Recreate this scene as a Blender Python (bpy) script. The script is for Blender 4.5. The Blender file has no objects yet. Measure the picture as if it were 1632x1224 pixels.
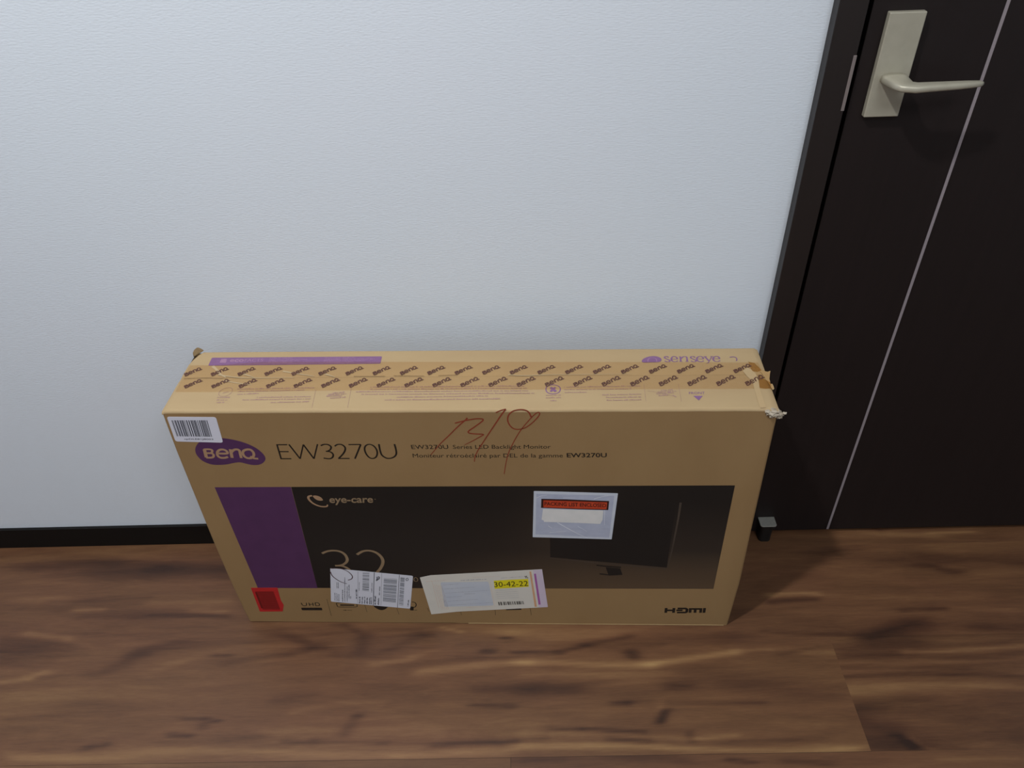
import bpy, bmesh, math, random
import numpy as np
from mathutils import Vector, Matrix, noise

# ------------------------------------------------------------------ camera
scene = bpy.context.scene
C = scene.collection
F_PX, PITCH, ROLL, YAW = 1230.9, 0.68034, -0.03953, -0.02249
cam_d = bpy.data.cameras.new('camera'); cam = bpy.data.objects.new('camera', cam_d); C.objects.link(cam)
fw = Vector((math.sin(YAW)*math.cos(PITCH), math.cos(YAW)*math.cos(PITCH), -math.sin(PITCH)))
rt = Vector((math.cos(YAW), -math.sin(YAW), 0)); up = rt.cross(fw)
r2 = math.cos(ROLL)*rt + math.sin(ROLL)*up; u2 = -math.sin(ROLL)*rt + math.cos(ROLL)*up
M = Matrix((r2, u2, -fw)).transposed().to_4x4(); M.translation = Vector((0, -1.06122, 1.26531))
cam.matrix_world = M
cam_d.sensor_width = 36.0; cam_d.sensor_fit = 'HORIZONTAL'; cam_d.lens = 36.0*F_PX/1632
cam_d.clip_start = 0.01
scene.camera = cam
# ------------------------------------------------------------------ light and exposure
w = bpy.data.worlds.new('world'); scene.world = w; w.use_nodes = True
w.node_tree.nodes['Background'].inputs[0].default_value = (0.8, 0.9, 1.0, 1)
w.node_tree.nodes['Background'].inputs[1].default_value = 0.0
def area(name, loc, rot, size, power, col, shape='DISK', size_y=None):
    l = bpy.data.lights.new(name, 'AREA'); l.shape = shape; l.size = size; l.energy = power; l.color = col
    if size_y: l.size_y = size_y
    o = bpy.data.objects.new(name, l); C.objects.link(o); o.location = loc; o.rotation_euler = rot
    return o
area('ceiling_downlight', (-0.635, -0.835, 2.52), (0, 0, 0), 0.10, 29.0, (1.0, 0.985, 0.96))
area('hall_ceiling_light', (0.7, -1.9, 2.52), (0, 0, 0), 0.9, 21.0, (0.95, 0.98, 1.0))  # unseen fill light added behind the camera to lift the wall and box front
scene.view_settings.view_transform = 'Standard'; scene.view_settings.look = 'None'
scene.view_settings.gamma = 1.0; scene.view_settings.use_curve_mapping = False
scene.view_settings.exposure = 0.0

# ------------------------------------------------------------------ materials
def lin(c):
    return tuple(((v/255)/12.92 if v/255 <= 0.04045 else ((v/255+0.055)/1.055)**2.4) for v in c)
def new_mat(name, rgb, rough=0.6, metal=0.0, spec=0.5, alpha=1.0):
    m = bpy.data.materials.new(name); m.use_nodes = True
    b = m.node_tree.nodes['Principled BSDF']
    b.inputs['Base Color'].default_value = (*lin(rgb), 1)
    b.inputs['Roughness'].default_value = rough; b.inputs['Metallic'].default_value = metal
    b.inputs['Specular IOR Level'].default_value = spec; b.inputs['Alpha'].default_value = alpha
    return m
def nd(m, t, **kw):
    n = m.node_tree.nodes.new(t)
    for k, v in kw.items(): setattr(n, k, v)
    return n
def lk(m, a, b): m.node_tree.links.new(a, b)
def bsdf(m): return m.node_tree.nodes['Principled BSDF']
def coords(m, scale=(1, 1, 1)):
    tc = nd(m, 'ShaderNodeTexCoord'); mp = nd(m, 'ShaderNodeMapping'); mp.inputs['Scale'].default_value = scale
    lk(m, tc.outputs['Object'], mp.inputs['Vector']); return mp.outputs['Vector']
def mottled(name, c1, c2, scale=(8, 8, 8), rough=0.7, spec=0.3, bump=0.0, bscale=(300, 300, 300), bd=0.0005, metal=0.0):
    m = new_mat(name, c1, rough, metal, spec)
    n = nd(m, 'ShaderNodeTexNoise'); n.inputs['Scale'].default_value = 1; n.inputs['Detail'].default_value = 6
    lk(m, coords(m, scale), n.inputs['Vector'])
    mx = nd(m, 'ShaderNodeMix', data_type='RGBA'); mx.inputs['A'].default_value = (*lin(c1), 1); mx.inputs['B'].default_value = (*lin(c2), 1)
    rp = nd(m, 'ShaderNodeMapRange'); rp.inputs['From Min'].default_value = 0.3; rp.inputs['From Max'].default_value = 0.7
    lk(m, n.outputs['Fac'], rp.inputs['Value']); lk(m, rp.outputs['Result'], mx.inputs['Factor'])
    lk(m, mx.outputs['Result'], bsdf(m).inputs['Base Color'])
    if bump:
        n2 = nd(m, 'ShaderNodeTexNoise'); n2.inputs['Scale'].default_value = 1; n2.inputs['Detail'].default_value = 3
        lk(m, coords(m, bscale), n2.inputs['Vector'])
        bp = nd(m, 'ShaderNodeBump'); bp.inputs['Strength'].default_value = bump; bp.inputs['Distance'].default_value = bd
        lk(m, n2.outputs['Fac'], bp.inputs['Height']); lk(m, bp.outputs['Normal'], bsdf(m).inputs['Normal'])
    return m
MAT = {}
MAT['wallpaper'] = mottled('embossed_wallpaper', (229, 237, 248), (225, 235, 246), (1.5, 1.5, 1.5), 0.85, 0.2, 0.32, (170, 170, 460), 0.0012)
MAT['plain_wall'] = mottled('plain_wall', (205, 210, 214), (200, 206, 210), (2, 2, 2), 0.9, 0.2)
MAT['ceiling'] = mottled('ceiling_paper', (225, 228, 230), (220, 224, 226), (2, 2, 2), 0.9, 0.2)
MAT['black_trim'] = mottled('black_trim', (9, 7, 7), (12, 10, 9), (4, 4, 60), 0.6, 0.3)
MAT['door'] = mottled('espresso_laminate', (28, 21, 21), (32, 24, 24), (90, 90, 3), 0.55, 0.3)
MAT['casing'] = mottled('espresso_casing', (31, 25, 24), (35, 28, 27), (90, 90, 3), 0.45, 0.45)
MAT['gap'] = new_mat('dark_gasket', (12, 10, 10), 0.8, spec=0.1)
MAT['alu'] = mottled('aluminium_inlay', (150, 142, 148), (156, 146, 152), (300, 300, 10), 0.6, 0.3)
MAT['strike'] = mottled('strike_metal', (120, 112, 112), (132, 122, 120), (300, 300, 10), 0.45, 0.5)
MAT['handle'] = mottled('champagne_satin_metal', (176, 172, 156), (184, 180, 164), (60, 60, 60), 0.42, 0.5, 0.15, (900, 900, 900), 0.0003, 0.25)
MAT['stop_metal'] = mottled('satin_steel', (166, 166, 160), (176, 175, 168), (200, 200, 200), 0.45, 0.5, metal=0.3)
MAT['rubber'] = mottled('dark_rubber', (28, 25, 24), (36, 31, 29), (60, 60, 60), 0.65, 0.3)
MAT['card'] = mottled('kraft_cardboard', (158, 129, 90), (151, 122, 84), (9, 9, 5), 0.8, 0.25, 0.25, (700, 700, 250), 0.0003)  # box cardboard with the shade of its upright front put into the colour
MAT['card_top'] = mottled('kraft_cardboard_top', (184, 160, 122), (178, 153, 116), (7, 14, 14), 0.75, 0.3, 0.25, (250, 700, 700), 0.0003)  # same cardboard painted lighter, as the top catches more light
MAT['card_edge'] = mottled('cut_cardboard_edge', (176, 152, 112), (164, 140, 102), (60, 60, 60), 0.85, 0.2)
MAT['crumple'] = mottled('torn_paper', (198, 188, 172), (160, 148, 130), (120, 120, 120), 0.8, 0.2, 0.6, (500, 500, 500), 0.001)
MAT['ink_black'] = mottled('black_ink', (28, 22, 18), (34, 27, 21), (90, 90, 90), 0.6, 0.4)
MAT['ink_brown'] = mottled('tape_brown_ink', (86, 54, 44), (98, 64, 52), (200, 200, 200), 0.5, 0.4)
MAT['ink_purple'] = mottled('purple_ink', (86, 50, 92), (80, 46, 86), (30, 30, 30), 0.65, 0.35)
MAT['ink_purple_top'] = mottled('purple_ink_flap', (136, 100, 142), (128, 92, 132), (150, 400, 40), 0.65, 0.35)
MAT['ink_lilac'] = mottled('faint_purple_ink', (158, 126, 116), (172, 142, 126), (300, 300, 300), 0.7, 0.3)
MAT['ink_pale'] = mottled('pale_lilac_ink', (166, 130, 158), (156, 118, 152), (200, 200, 200), 0.7, 0.3)
MAT['ink_kraft'] = mottled('kraft_knockout', (176, 142, 112), (168, 134, 104), (60, 60, 60), 0.75, 0.3)
MAT['ink_kraft2'] = mottled('kraft_knockout_dim', (150, 128, 100), (142, 120, 94), (60, 60, 60), 0.75, 0.3)
MAT['ink_red'] = mottled('red_crayon', (150, 62, 42), (128, 58, 38), (160, 160, 160), 0.7, 0.3)
MAT['label'] = mottled('label_paper', (224, 226, 240), (218, 220, 236), (20, 20, 20), 0.5, 0.4)
MAT['label2'] = mottled('shipping_label_paper', (226, 230, 244), (220, 224, 238), (20, 20, 20), 0.5, 0.4)
MAT['waybill'] = mottled('waybill_paper', (226, 224, 216), (218, 218, 212), (20, 20, 20), 0.45, 0.5)
MAT['waybill_blue'] = mottled('waybill_pocket', (196, 206, 222), (206, 214, 226), (30, 30, 30), 0.4, 0.5)
MAT['grey_ink'] = mottled('grey_print', (128, 134, 146), (110, 116, 128), (60, 60, 500), 0.6, 0.4)
MAT['grey_light'] = mottled('light_grey_print', (176, 180, 190), (164, 170, 182), (300, 300, 300), 0.6, 0.4)
MAT['label_grey'] = mottled('grey_label_print', (92, 96, 108), (82, 86, 98), (90, 90, 90), 0.6, 0.4)
MAT['ink_navy'] = mottled('barcode_ink', (52, 56, 70), (60, 64, 78), (90, 90, 90), 0.6, 0.4)
MAT['yellow'] = mottled('yellow_print', (236, 226, 40), (230, 218, 36), (40, 40, 40), 0.5, 0.4)
MAT['orange'] = mottled('orange_print', (222, 176, 140), (212, 166, 130), (90, 90, 90), 0.5, 0.4)
MAT['orange_pale'] = mottled('pale_orange_print', (226, 204, 190), (218, 208, 200), (300, 300, 300), 0.5, 0.4)
MAT['violet'] = mottled('violet_print', (176, 104, 176), (166, 96, 168), (40, 40, 40), 0.5, 0.4)
MAT['lilac_paper'] = mottled('lilac_paper', (216, 204, 224), (210, 198, 220), (40, 40, 40), 0.5, 0.4)
MAT['red'] = mottled('red_sticker', (196, 40, 42), (186, 36, 38), (90, 90, 90), 0.5, 0.4)
MAT['red_dark'] = mottled('dark_red_print', (138, 22, 24), (146, 26, 28), (90, 90, 90), 0.5, 0.4)
MAT['red_line'] = mottled('darker_red_print', (112, 16, 20), (104, 16, 18), (90, 90, 90), 0.5, 0.4)
MAT['pouch'] = mottled('plastic_pouch', (190, 198, 220), (178, 188, 212), (50, 50, 50), 0.3, 0.6, 0.5, (90, 90, 140), 0.001)
MAT['pouch_edge'] = mottled('pouch_border', (214, 222, 236), (204, 214, 230), (50, 50, 50), 0.35, 0.6)
MAT['banner'] = mottled('orange_banner', (206, 76, 44), (186, 64, 40), (90, 40, 90), 0.35, 0.5)
MAT['banner_black'] = mottled('banner_frame', (48, 18, 18), (56, 22, 20), (90, 90, 90), 0.35, 0.5)
MAT['white_paper'] = mottled('white_paper', (232, 232, 232), (224, 226, 226), (60, 60, 60), 0.7, 0.3)
MAT['marker'] = mottled('dark_marker', (72, 40, 48), (84, 48, 54), (90, 90, 90), 0.6, 0.3)

def tape_mat(name, tint, gloss):
    m = bpy.data.materials.new(name); m.use_nodes = True; nt = m.node_tree; nt.nodes.clear()
    out = nt.nodes.new('ShaderNodeOutputMaterial'); tr = nt.nodes.new('ShaderNodeBsdfTransparent'); tr.inputs[0].default_value = (*tint, 1)
    gl = nt.nodes.new('ShaderNodeBsdfGlossy'); gl.inputs['Roughness'].default_value = 0.35; gl.inputs['Color'].default_value = (0.9, 0.9, 0.9, 1)
    no = nt.nodes.new('ShaderNodeTexNoise'); no.inputs['Scale'].default_value = 1; no.inputs['Detail'].default_value = 4
    tc = nt.nodes.new('ShaderNodeTexCoord'); mp = nt.nodes.new('ShaderNodeMapping'); mp.inputs['Scale'].default_value = (22, 90, 60)
    nt.links.new(tc.outputs['Object'], mp.inputs['Vector']); nt.links.new(mp.outputs['Vector'], no.inputs['Vector'])
    bp = nt.nodes.new('ShaderNodeBump'); bp.inputs['Strength'].default_value = 0.5; bp.inputs['Distance'].default_value = 0.001
    nt.links.new(no.outputs['Fac'], bp.inputs['Height']); nt.links.new(bp.outputs['Normal'], gl.inputs['Normal'])
    mx = nt.nodes.new('ShaderNodeMixShader'); mx.inputs[0].default_value = gloss
    nt.links.new(tr.outputs[0], mx.inputs[1]); nt.links.new(gl.outputs[0], mx.inputs[2]); nt.links.new(mx.outputs[0], out.inputs[0])
    return m
MAT['tape'] = tape_mat('brown_packing_tape', (0.95, 0.89, 0.80), 0.03)
MAT['tape_double'] = tape_mat('doubled_packing_tape', (0.84, 0.72, 0.52), 0.04)
MAT['tape_clear'] = tape_mat('clear_tape', (0.97, 0.96, 0.94), 0.10)

def vcol_mat(name, rough, spec):
    m = new_mat(name, (128, 128, 128), rough, spec=spec)
    a = nd(m, 'ShaderNodeVertexColor', layer_name='print')
    lk(m, a.outputs['Color'], bsdf(m).inputs['Base Color']); return m

# wood floor
def wood():
    m = new_mat('wood_floor', (110, 75, 50), 0.45, spec=0.5)
    at = nd(m, 'ShaderNodeVertexColor', layer_name='figure')
    sep = nd(m, 'ShaderNodeSeparateColor'); lk(m, at.outputs['Color'], sep.inputs['Color'])
    # green channel shifts the grain from board to board
    sh = nd(m, 'ShaderNodeCombineXYZ'); mu = nd(m, 'ShaderNodeMath', operation='MULTIPLY'); mu.inputs[1].default_value = 37.0
    lk(m, sep.outputs['Green'], mu.inputs[0]); lk(m, mu.outputs[0], sh.inputs['X']); lk(m, mu.outputs[0], sh.inputs['Z'])
    def nz(sc, det, dist=0.0, rough=0.55):
        v = nd(m, 'ShaderNodeVectorMath', operation='ADD'); lk(m, coords(m, sc), v.inputs[0]); lk(m, sh.outputs[0], v.inputs[1])
        n = nd(m, 'ShaderNodeTexNoise'); n.inputs['Scale'].default_value = 1; n.inputs['Detail'].default_value = det
        n.inputs['Distortion'].default_value = dist; n.inputs['Roughness'].default_value = rough
        lk(m, v.outputs[0], n.inputs['Vector']); return n.outputs['Fac']
    a = nz((1.3, 9, 1), 6, 1.6, .6); b = nz((7, 70, 1), 5, 0.8, .65); c = nz((40, 520, 1), 4, 0, .7); d = nz((2.6, 22, 1), 5, 2.2, .6)
    def comb(x, wx, y, wy, off=0.0):
        p = nd(m, 'ShaderNodeMath', operation='MULTIPLY_ADD'); p.inputs[1].default_value = wx; p.inputs[2].default_value = off; lk(m, x, p.inputs[0])
        q = nd(m, 'ShaderNodeMath', operation='MULTIPLY_ADD'); q.inputs[1].default_value = wy; lk(m, y, q.inputs[0]); lk(m, p.outputs[0], q.inputs[2])
        return q.outputs[0]
    f = comb(a, 0.42, b, 0.19, -0.115); f = comb(f, 1.0, d, 0.28); f = comb(f, 1.0, c, 0.20, -.03)
    f = comb(f, 1.0, sep.outputs['Red'], 1.0, -0.5)
    r = nd(m, 'ShaderNodeValToRGB'); e = r.color_ramp.elements
    e[0].position = 0.0; e[0].color = (*lin((48, 31, 26)), 1); e[1].position = 1.0; e[1].color = (*lin((178, 148, 108)), 1)
    for p, col in ((0.25, (84, 56, 42)), (0.45, (112, 79, 58)), (0.65, (137, 103, 75)), (0.82, (158, 125, 90))):
        x = e.new(p); x.color = (*lin(col), 1)
    lk(m, f, r.inputs['Fac'])
    hn = nz((1.3, 6, 1), 3, 0.8); hr = nd(m, 'ShaderNodeMapRange'); hr.inputs['From Min'].default_value = 0.36; hr.inputs['From Max'].default_value = 0.64
    lk(m, hn, hr.inputs['Value'])
    mxh = nd(m, 'ShaderNodeMix', data_type='RGBA'); mxh.inputs['A'].default_value = (1.02, .96, .87, 1); mxh.inputs['B'].default_value = (1.04, 1.05, .88, 1)
    lk(m, hr.outputs['Result'], mxh.inputs['Factor'])
    mlt = nd(m, 'ShaderNodeMix', data_type='RGBA', blend_type='MULTIPLY'); mlt.inputs['Factor'].default_value = 1.0
    lk(m, r.outputs['Color'], mlt.inputs['A']); lk(m, mxh.outputs['Result'], mlt.inputs['B'])
    lk(m, mlt.outputs['Result'], bsdf(m).inputs['Base Color'])
    bp = nd(m, 'ShaderNodeBump'); bp.inputs['Strength'].default_value = 0.12; bp.inputs['Distance'].default_value = 0.0005
    lk(m, c, bp.inputs['Height']); lk(m, bp.outputs['Normal'], bsdf(m).inputs['Normal'])
    return m
MAT['wood'] = wood()

# ------------------------------------------------------------------ helpers
def link_mesh(name, me, mat, parent=None, smooth=False):
    o = bpy.data.objects.new(name, me); C.objects.link(o)
    if mat: me.materials.append(mat)
    if parent: o.parent = parent
    if smooth: me.polygons.foreach_set('use_smooth', [True]*len(me.polygons))
    return o
def from_bm(name, bm, mat, parent=None, smooth=False):
    me = bpy.data.meshes.new(name); bm.to_mesh(me); bm.free(); return link_mesh(name, me, mat, parent, smooth)
def bx(bm, x0, x1, y0, y1, z0, z1, bevel=0.0, seg=2):
    r = bmesh.ops.create_cube(bm, size=1)['verts']
    for v in r: v.co = Vector((x0+(v.co.x+.5)*(x1-x0), y0+(v.co.y+.5)*(y1-y0), z0+(v.co.z+.5)*(z1-z0)))
    if bevel:
        ed = list({e for v in r for e in v.link_edges})
        bmesh.ops.bevel(bm, geom=ed, offset=bevel, segments=seg, profile=0.5, affect='EDGES')
def box(name, x0, x1, y0, y1, z0, z1, mat, parent=None, bevel=0.0, seg=2):
    bm = bmesh.new(); bx(bm, x0, x1, y0, y1, z0, z1, bevel, seg); return from_bm(name, bm, mat, parent)
def struct(o): o['kind'] = 'structure'; return o

# ------------------------------------------------------------------ room
struct(box('wall_back', -2.2, 0.437, 0.0, 0.10, 0.0, 2.56, MAT['wallpaper']))
o = struct(box('wall_back_over_door', 0.437, 2.2, 0.0, 0.10, 2.06, 2.56, MAT['plain_wall'])); o.name = 'wall_above_door'
struct(box('wall_back', 1.292, 2.2, 0.0, 0.10, 0.0, 2.06, MAT['wallpaper']))
struct(box('wall_left', -2.3, -2.2, -3.1, 0.1, 0.0, 2.56, MAT['plain_wall']))
struct(box('wall_right', 2.2, 2.3, -3.1, 0.1, 0.0, 2.56, MAT['plain_wall']))
struct(box('wall_front', -2.3, 2.3, -3.2, -3.1, 0.0, 2.56, MAT['plain_wall']))
struct(box('ceiling', -2.3, 2.3, -3.2, 0.1, 2.56, 2.64, MAT['ceiling']))
bm = bmesh.new(); bx(bm, -2.2, 0.4015, -0.007, 0.0, 0.0, 0.0562, 0.0012)
struct(from_bm('baseboard_back', bm, MAT['black_trim']))
box_y = 0

# floor: one mesh of boards, tinted by a figure map
FEATS = [(-1.0144,-0.0605,-0.8725,-0.0562,0.0258,-0.22),(-0.8367,-0.0808,-0.7798,-0.0776,0.0409,-0.2),(-0.7538,-0.0783,-0.6306,-0.0814,0.0314,-0.24),(-0.8659,-0.0403,-0.7718,-0.0461,0.0163,0.1),(-0.923,-0.1464,-0.7379,-0.1407,0.0089,-0.12),(-0.9652,-0.1628,-0.7441,-0.158,0.0116,-0.06),(-0.8638,-0.168,-0.8213,-0.1662,0.0101,0.2),(-0.9758,-0.1408,-0.9207,-0.1377,0.0178,0.12),(-0.7144,-0.1544,-0.5665,-0.1521,0.0146,0.12),(-0.6161,-0.1725,-0.5606,-0.1738,0.0086,0.16),(-0.7039,-0.1845,-0.5572,-0.1865,0.0085,-0.26),(-0.8429,-0.1883,-0.7331,-0.188,0.0113,-0.12),(-1.1171,-0.0139,-0.7165,-0.0149,0.0202,0.04),(-0.9919,-0.255,-0.9234,-0.25,0.0475,-0.24),(-0.9315,-0.2206,-0.8532,-0.2343,0.0108,0.16),(-0.8532,-0.2343,-0.7861,-0.2529,0.008,0.08),(-0.9641,-0.3086,-0.9143,-0.3047,0.0074,0.18),(-0.9162,-0.301,-0.8866,-0.2904,0.0088,0.18),(-0.7932,-0.2923,-0.7159,-0.2674,0.0153,-0.16),(-0.7154,-0.2687,-0.6387,-0.2535,0.0156,-0.16),(-0.5946,-0.2826,-0.5829,-0.2829,0.0051,-0.3),(-0.7065,-0.2929,-0.595,-0.2814,0.0101,0.08),(-0.5895,-0.299,-0.4918,-0.2785,0.0063,-0.12),(-0.9282,-0.3777,-0.7616,-0.3808,0.0068,-0.16),(-0.806,-0.3547,-0.7703,-0.3601,0.0257,-0.1),(-0.6571,-0.3816,-0.6292,-0.3832,0.0057,-0.24),(-0.6135,-0.3813,-0.5966,-0.3827,0.0057,-0.4),(-0.6144,-0.3947,-0.615,-0.4057,0.0033,-0.2),(-0.663,-0.4244,-0.6344,-0.4238,0.0065,-0.38),(-0.7909,-0.4371,-0.77,-0.4364,0.0053,-0.28),(-0.8538,-0.4392,-0.7958,-0.438,0.0043,-0.1),(-0.5498,-0.4285,-0.4941,-0.4188,0.0173,-0.14),(-0.8896,-0.4521,-0.0539,-0.458,0.0145,0.2),(-0.5383,-0.2118,-0.4721,-0.2133,0.0274,0.05),(-0.4809,-0.2266,-0.4453,-0.2538,0.0186,-0.22),(-0.4444,-0.2577,-0.4918,-0.2785,0.0129,-0.14),(-0.4347,-0.2209,-0.3916,-0.2286,0.0135,-0.06),(-0.3762,-0.2155,-0.3513,-0.2362,0.0108,-0.18),(-0.3502,-0.2428,-0.3551,-0.2687,0.0117,-0.18),(-0.4004,-0.2741,-0.3309,-0.2756,0.0102,-0.1),(-0.2971,-0.2699,-0.2304,-0.2454,0.0156,-0.1),(-0.2366,-0.2427,-0.2246,-0.2456,0.0158,-0.16),(-0.3168,-0.2922,-0.2491,-0.2861,0.0113,0.14),(-0.238,-0.2826,-0.1701,-0.2726,0.0076,0.08),(-0.1851,-0.2279,-0.1493,-0.2354,0.0067,0.22),(-0.1502,-0.2206,-0.0439,-0.2297,0.0188,0.08),(-0.0895,-0.282,-0.0804,-0.2822,0.005,-0.45),(-0.0497,-0.2481,-0.0416,-0.2483,0.0052,-0.45),(-0.2127,-0.308,-0.0213,-0.3058,0.0111,0.26),(-0.2821,-0.2954,-0.0325,-0.2957,0.0031,-0.14),(-0.4952,-0.3537,-0.4285,-0.355,0.0117,-0.12),(-0.4466,-0.3719,-0.272,-0.3707,0.0034,0.1),(-0.3124,-0.3914,-0.308,-0.3914,0.0056,-0.3),(-0.3163,-0.4002,-0.3168,-0.4165,0.0033,-0.18),(-0.2601,-0.3789,-0.2049,-0.3889,0.0056,-0.1),(-0.1088,-0.3727,-0.0546,-0.3748,0.0034,-0.32),(-0.0879,-0.3418,-0.0218,-0.3466,0.0165,-0.2),(-0.0218,-0.3466,0.0438,-0.3526,0.0187,-0.2),(-0.4231,-0.4265,-0.3696,-0.4295,0.0096,-0.24),(-0.3708,-0.4231,-0.2425,-0.4339,0.0075,-0.18),(-0.2425,-0.4339,-0.054,-0.4445,0.0042,-0.12),(-0.4824,-0.4026,-0.353,-0.405,0.0154,0.1),(-0.3088,-0.4134,-0.1597,-0.4193,0.013,0.08),(-0.158,-0.4427,-0.0374,-0.4427,0.0031,-0.24),(-0.0206,-0.2369,0.1309,-0.2377,0.0265,0.14),(-0.0325,-0.2832,0.0382,-0.2809,0.0038,-0.35),(0.0418,-0.2772,0.0884,-0.2628,0.0077,-0.3),(0.0886,-0.259,0.1646,-0.2476,0.0052,-0.25),(0.1282,-0.2663,0.3241,-0.2577,0.0283,-0.16),(0.1543,-0.2897,0.1545,-0.2771,0.0063,-0.35),(-0.0269,-0.3032,0.1803,-0.3075,0.011,0.26),(0.1809,-0.3026,0.3404,-0.2886,0.0111,0.3),(0.341,-0.2861,0.4094,-0.2825,0.005,0.12),(-0.0216,-0.3277,0.2116,-0.3228,0.0096,0.1),(0.2298,-0.3481,0.2461,-0.3484,0.0163,-0.26),(0.1235,-0.3748,0.145,-0.3752,0.0079,-0.3),(0.1452,-0.373,0.4122,-0.3781,0.0045,-0.18),(0.2257,-0.388,0.222,-0.4046,0.0066,-0.45),(0.2096,-0.3742,0.2138,-0.3822,0.0101,0.12),(0.0329,-0.35,0.1739,-0.3586,0.0186,-0.08),(0.2655,-0.3311,0.4872,-0.359,0.0351,-0.16),(0.0773,-0.4182,0.1919,-0.4235,0.0043,-0.3),(0.0195,-0.4172,0.0719,-0.4203,0.0032,-0.24),(-0.0227,-0.4271,0.2887,-0.4348,0.0106,0.1),(0.1329,-0.4384,0.2049,-0.4417,0.0052,-0.28),(-0.023,-0.4503,0.5381,-0.4579,0.0123,0.3),(0.2809,-0.4219,0.2874,-0.4411,0.0063,-0.2),(0.2939,-0.4349,0.3625,-0.4287,0.0084,0.2),(0.263,-0.4053,0.5013,-0.4151,0.0217,0.05),(0.3599,-0.4392,0.4631,-0.4379,0.0052,-0.14),(-0.0332,-0.4397,0.0084,-0.4383,0.0053,-0.14),(0.4642,-0.1685,0.5454,-0.169,0.0085,0.28),(0.453,-0.1796,0.5368,-0.1816,0.007,-0.3),(0.5555,-0.175,0.8507,-0.1779,0.014,0.1),(0.6448,-0.0128,0.8708,-0.0258,0.0164,0.18),(0.8751,-0.0159,0.9541,-0.0115,0.0082,0.2),(0.75,-0.0074,0.7609,-0.0127,0.005,-0.2),(0.6278,-0.0644,0.7856,-0.1074,0.0277,-0.1),(0.8099,-0.108,0.8395,-0.1239,0.0149,-0.18),(0.7964,-0.0815,0.9769,-0.0971,0.0306,-0.14),(0.4101,-0.2333,0.5571,-0.2433,0.0079,-0.16),(0.4406,-0.292,0.5131,-0.2747,0.0088,-0.16),(0.4973,-0.2895,0.5426,-0.2879,0.0112,0.12),(0.6182,-0.2486,0.7099,-0.2335,0.0209,-0.34),(0.6295,-0.2644,0.6769,-0.259,0.0256,-0.22),(0.6977,-0.2062,0.7698,-0.2011,0.0054,-0.3),(0.5738,-0.2948,0.6535,-0.2903,0.0124,-0.14),(0.5888,-0.2173,0.7191,-0.2108,0.0108,0.08),(0.7728,-0.1942,0.9184,-0.2114,0.0082,0.08),(0.8317,-0.2429,0.9028,-0.2419,0.0261,-0.24),(0.6785,-0.2833,0.8807,-0.2852,0.0062,0.24),(0.5456,-0.3127,0.8706,-0.3048,0.0073,0.12),(0.5471,-0.3248,0.7604,-0.3244,0.006,-0.14),(0.5257,-0.3399,0.8523,-0.3406,0.0035,-0.22),(0.5428,-0.3601,0.8382,-0.3682,0.0159,0.22),(0.551,-0.3919,0.5796,-0.3858,0.0155,-0.22),(0.56,-0.4108,0.5942,-0.4168,0.0237,-0.24),(0.5588,-0.4427,0.6024,-0.4487,0.0269,-0.22),(0.6187,-0.4333,0.6355,-0.4545,0.0124,-0.3),(0.659,-0.3851,0.8112,-0.4208,0.0326,-0.08),(0.6369,-0.4389,0.6584,-0.46,0.0041,0.14),(0.5783,-0.4586,0.7921,-0.4582,0.0102,-0.1),(0.3512,-0.475,0.3807,-0.4775,0.007,-0.3),(0.4418,-0.4745,0.4904,-0.4794,0.01,-0.2),(0.6713,-0.4764,0.7849,-0.4723,0.008,0.14),(0.1494,-0.4737,0.2699,-0.4787,0.014,-0.14),(-0.0131,-0.474,0.0479,-0.475,0.008,-0.1),(-0.3016,-0.459,-0.2391,-0.4621,0.0051,-0.1)]
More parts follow.
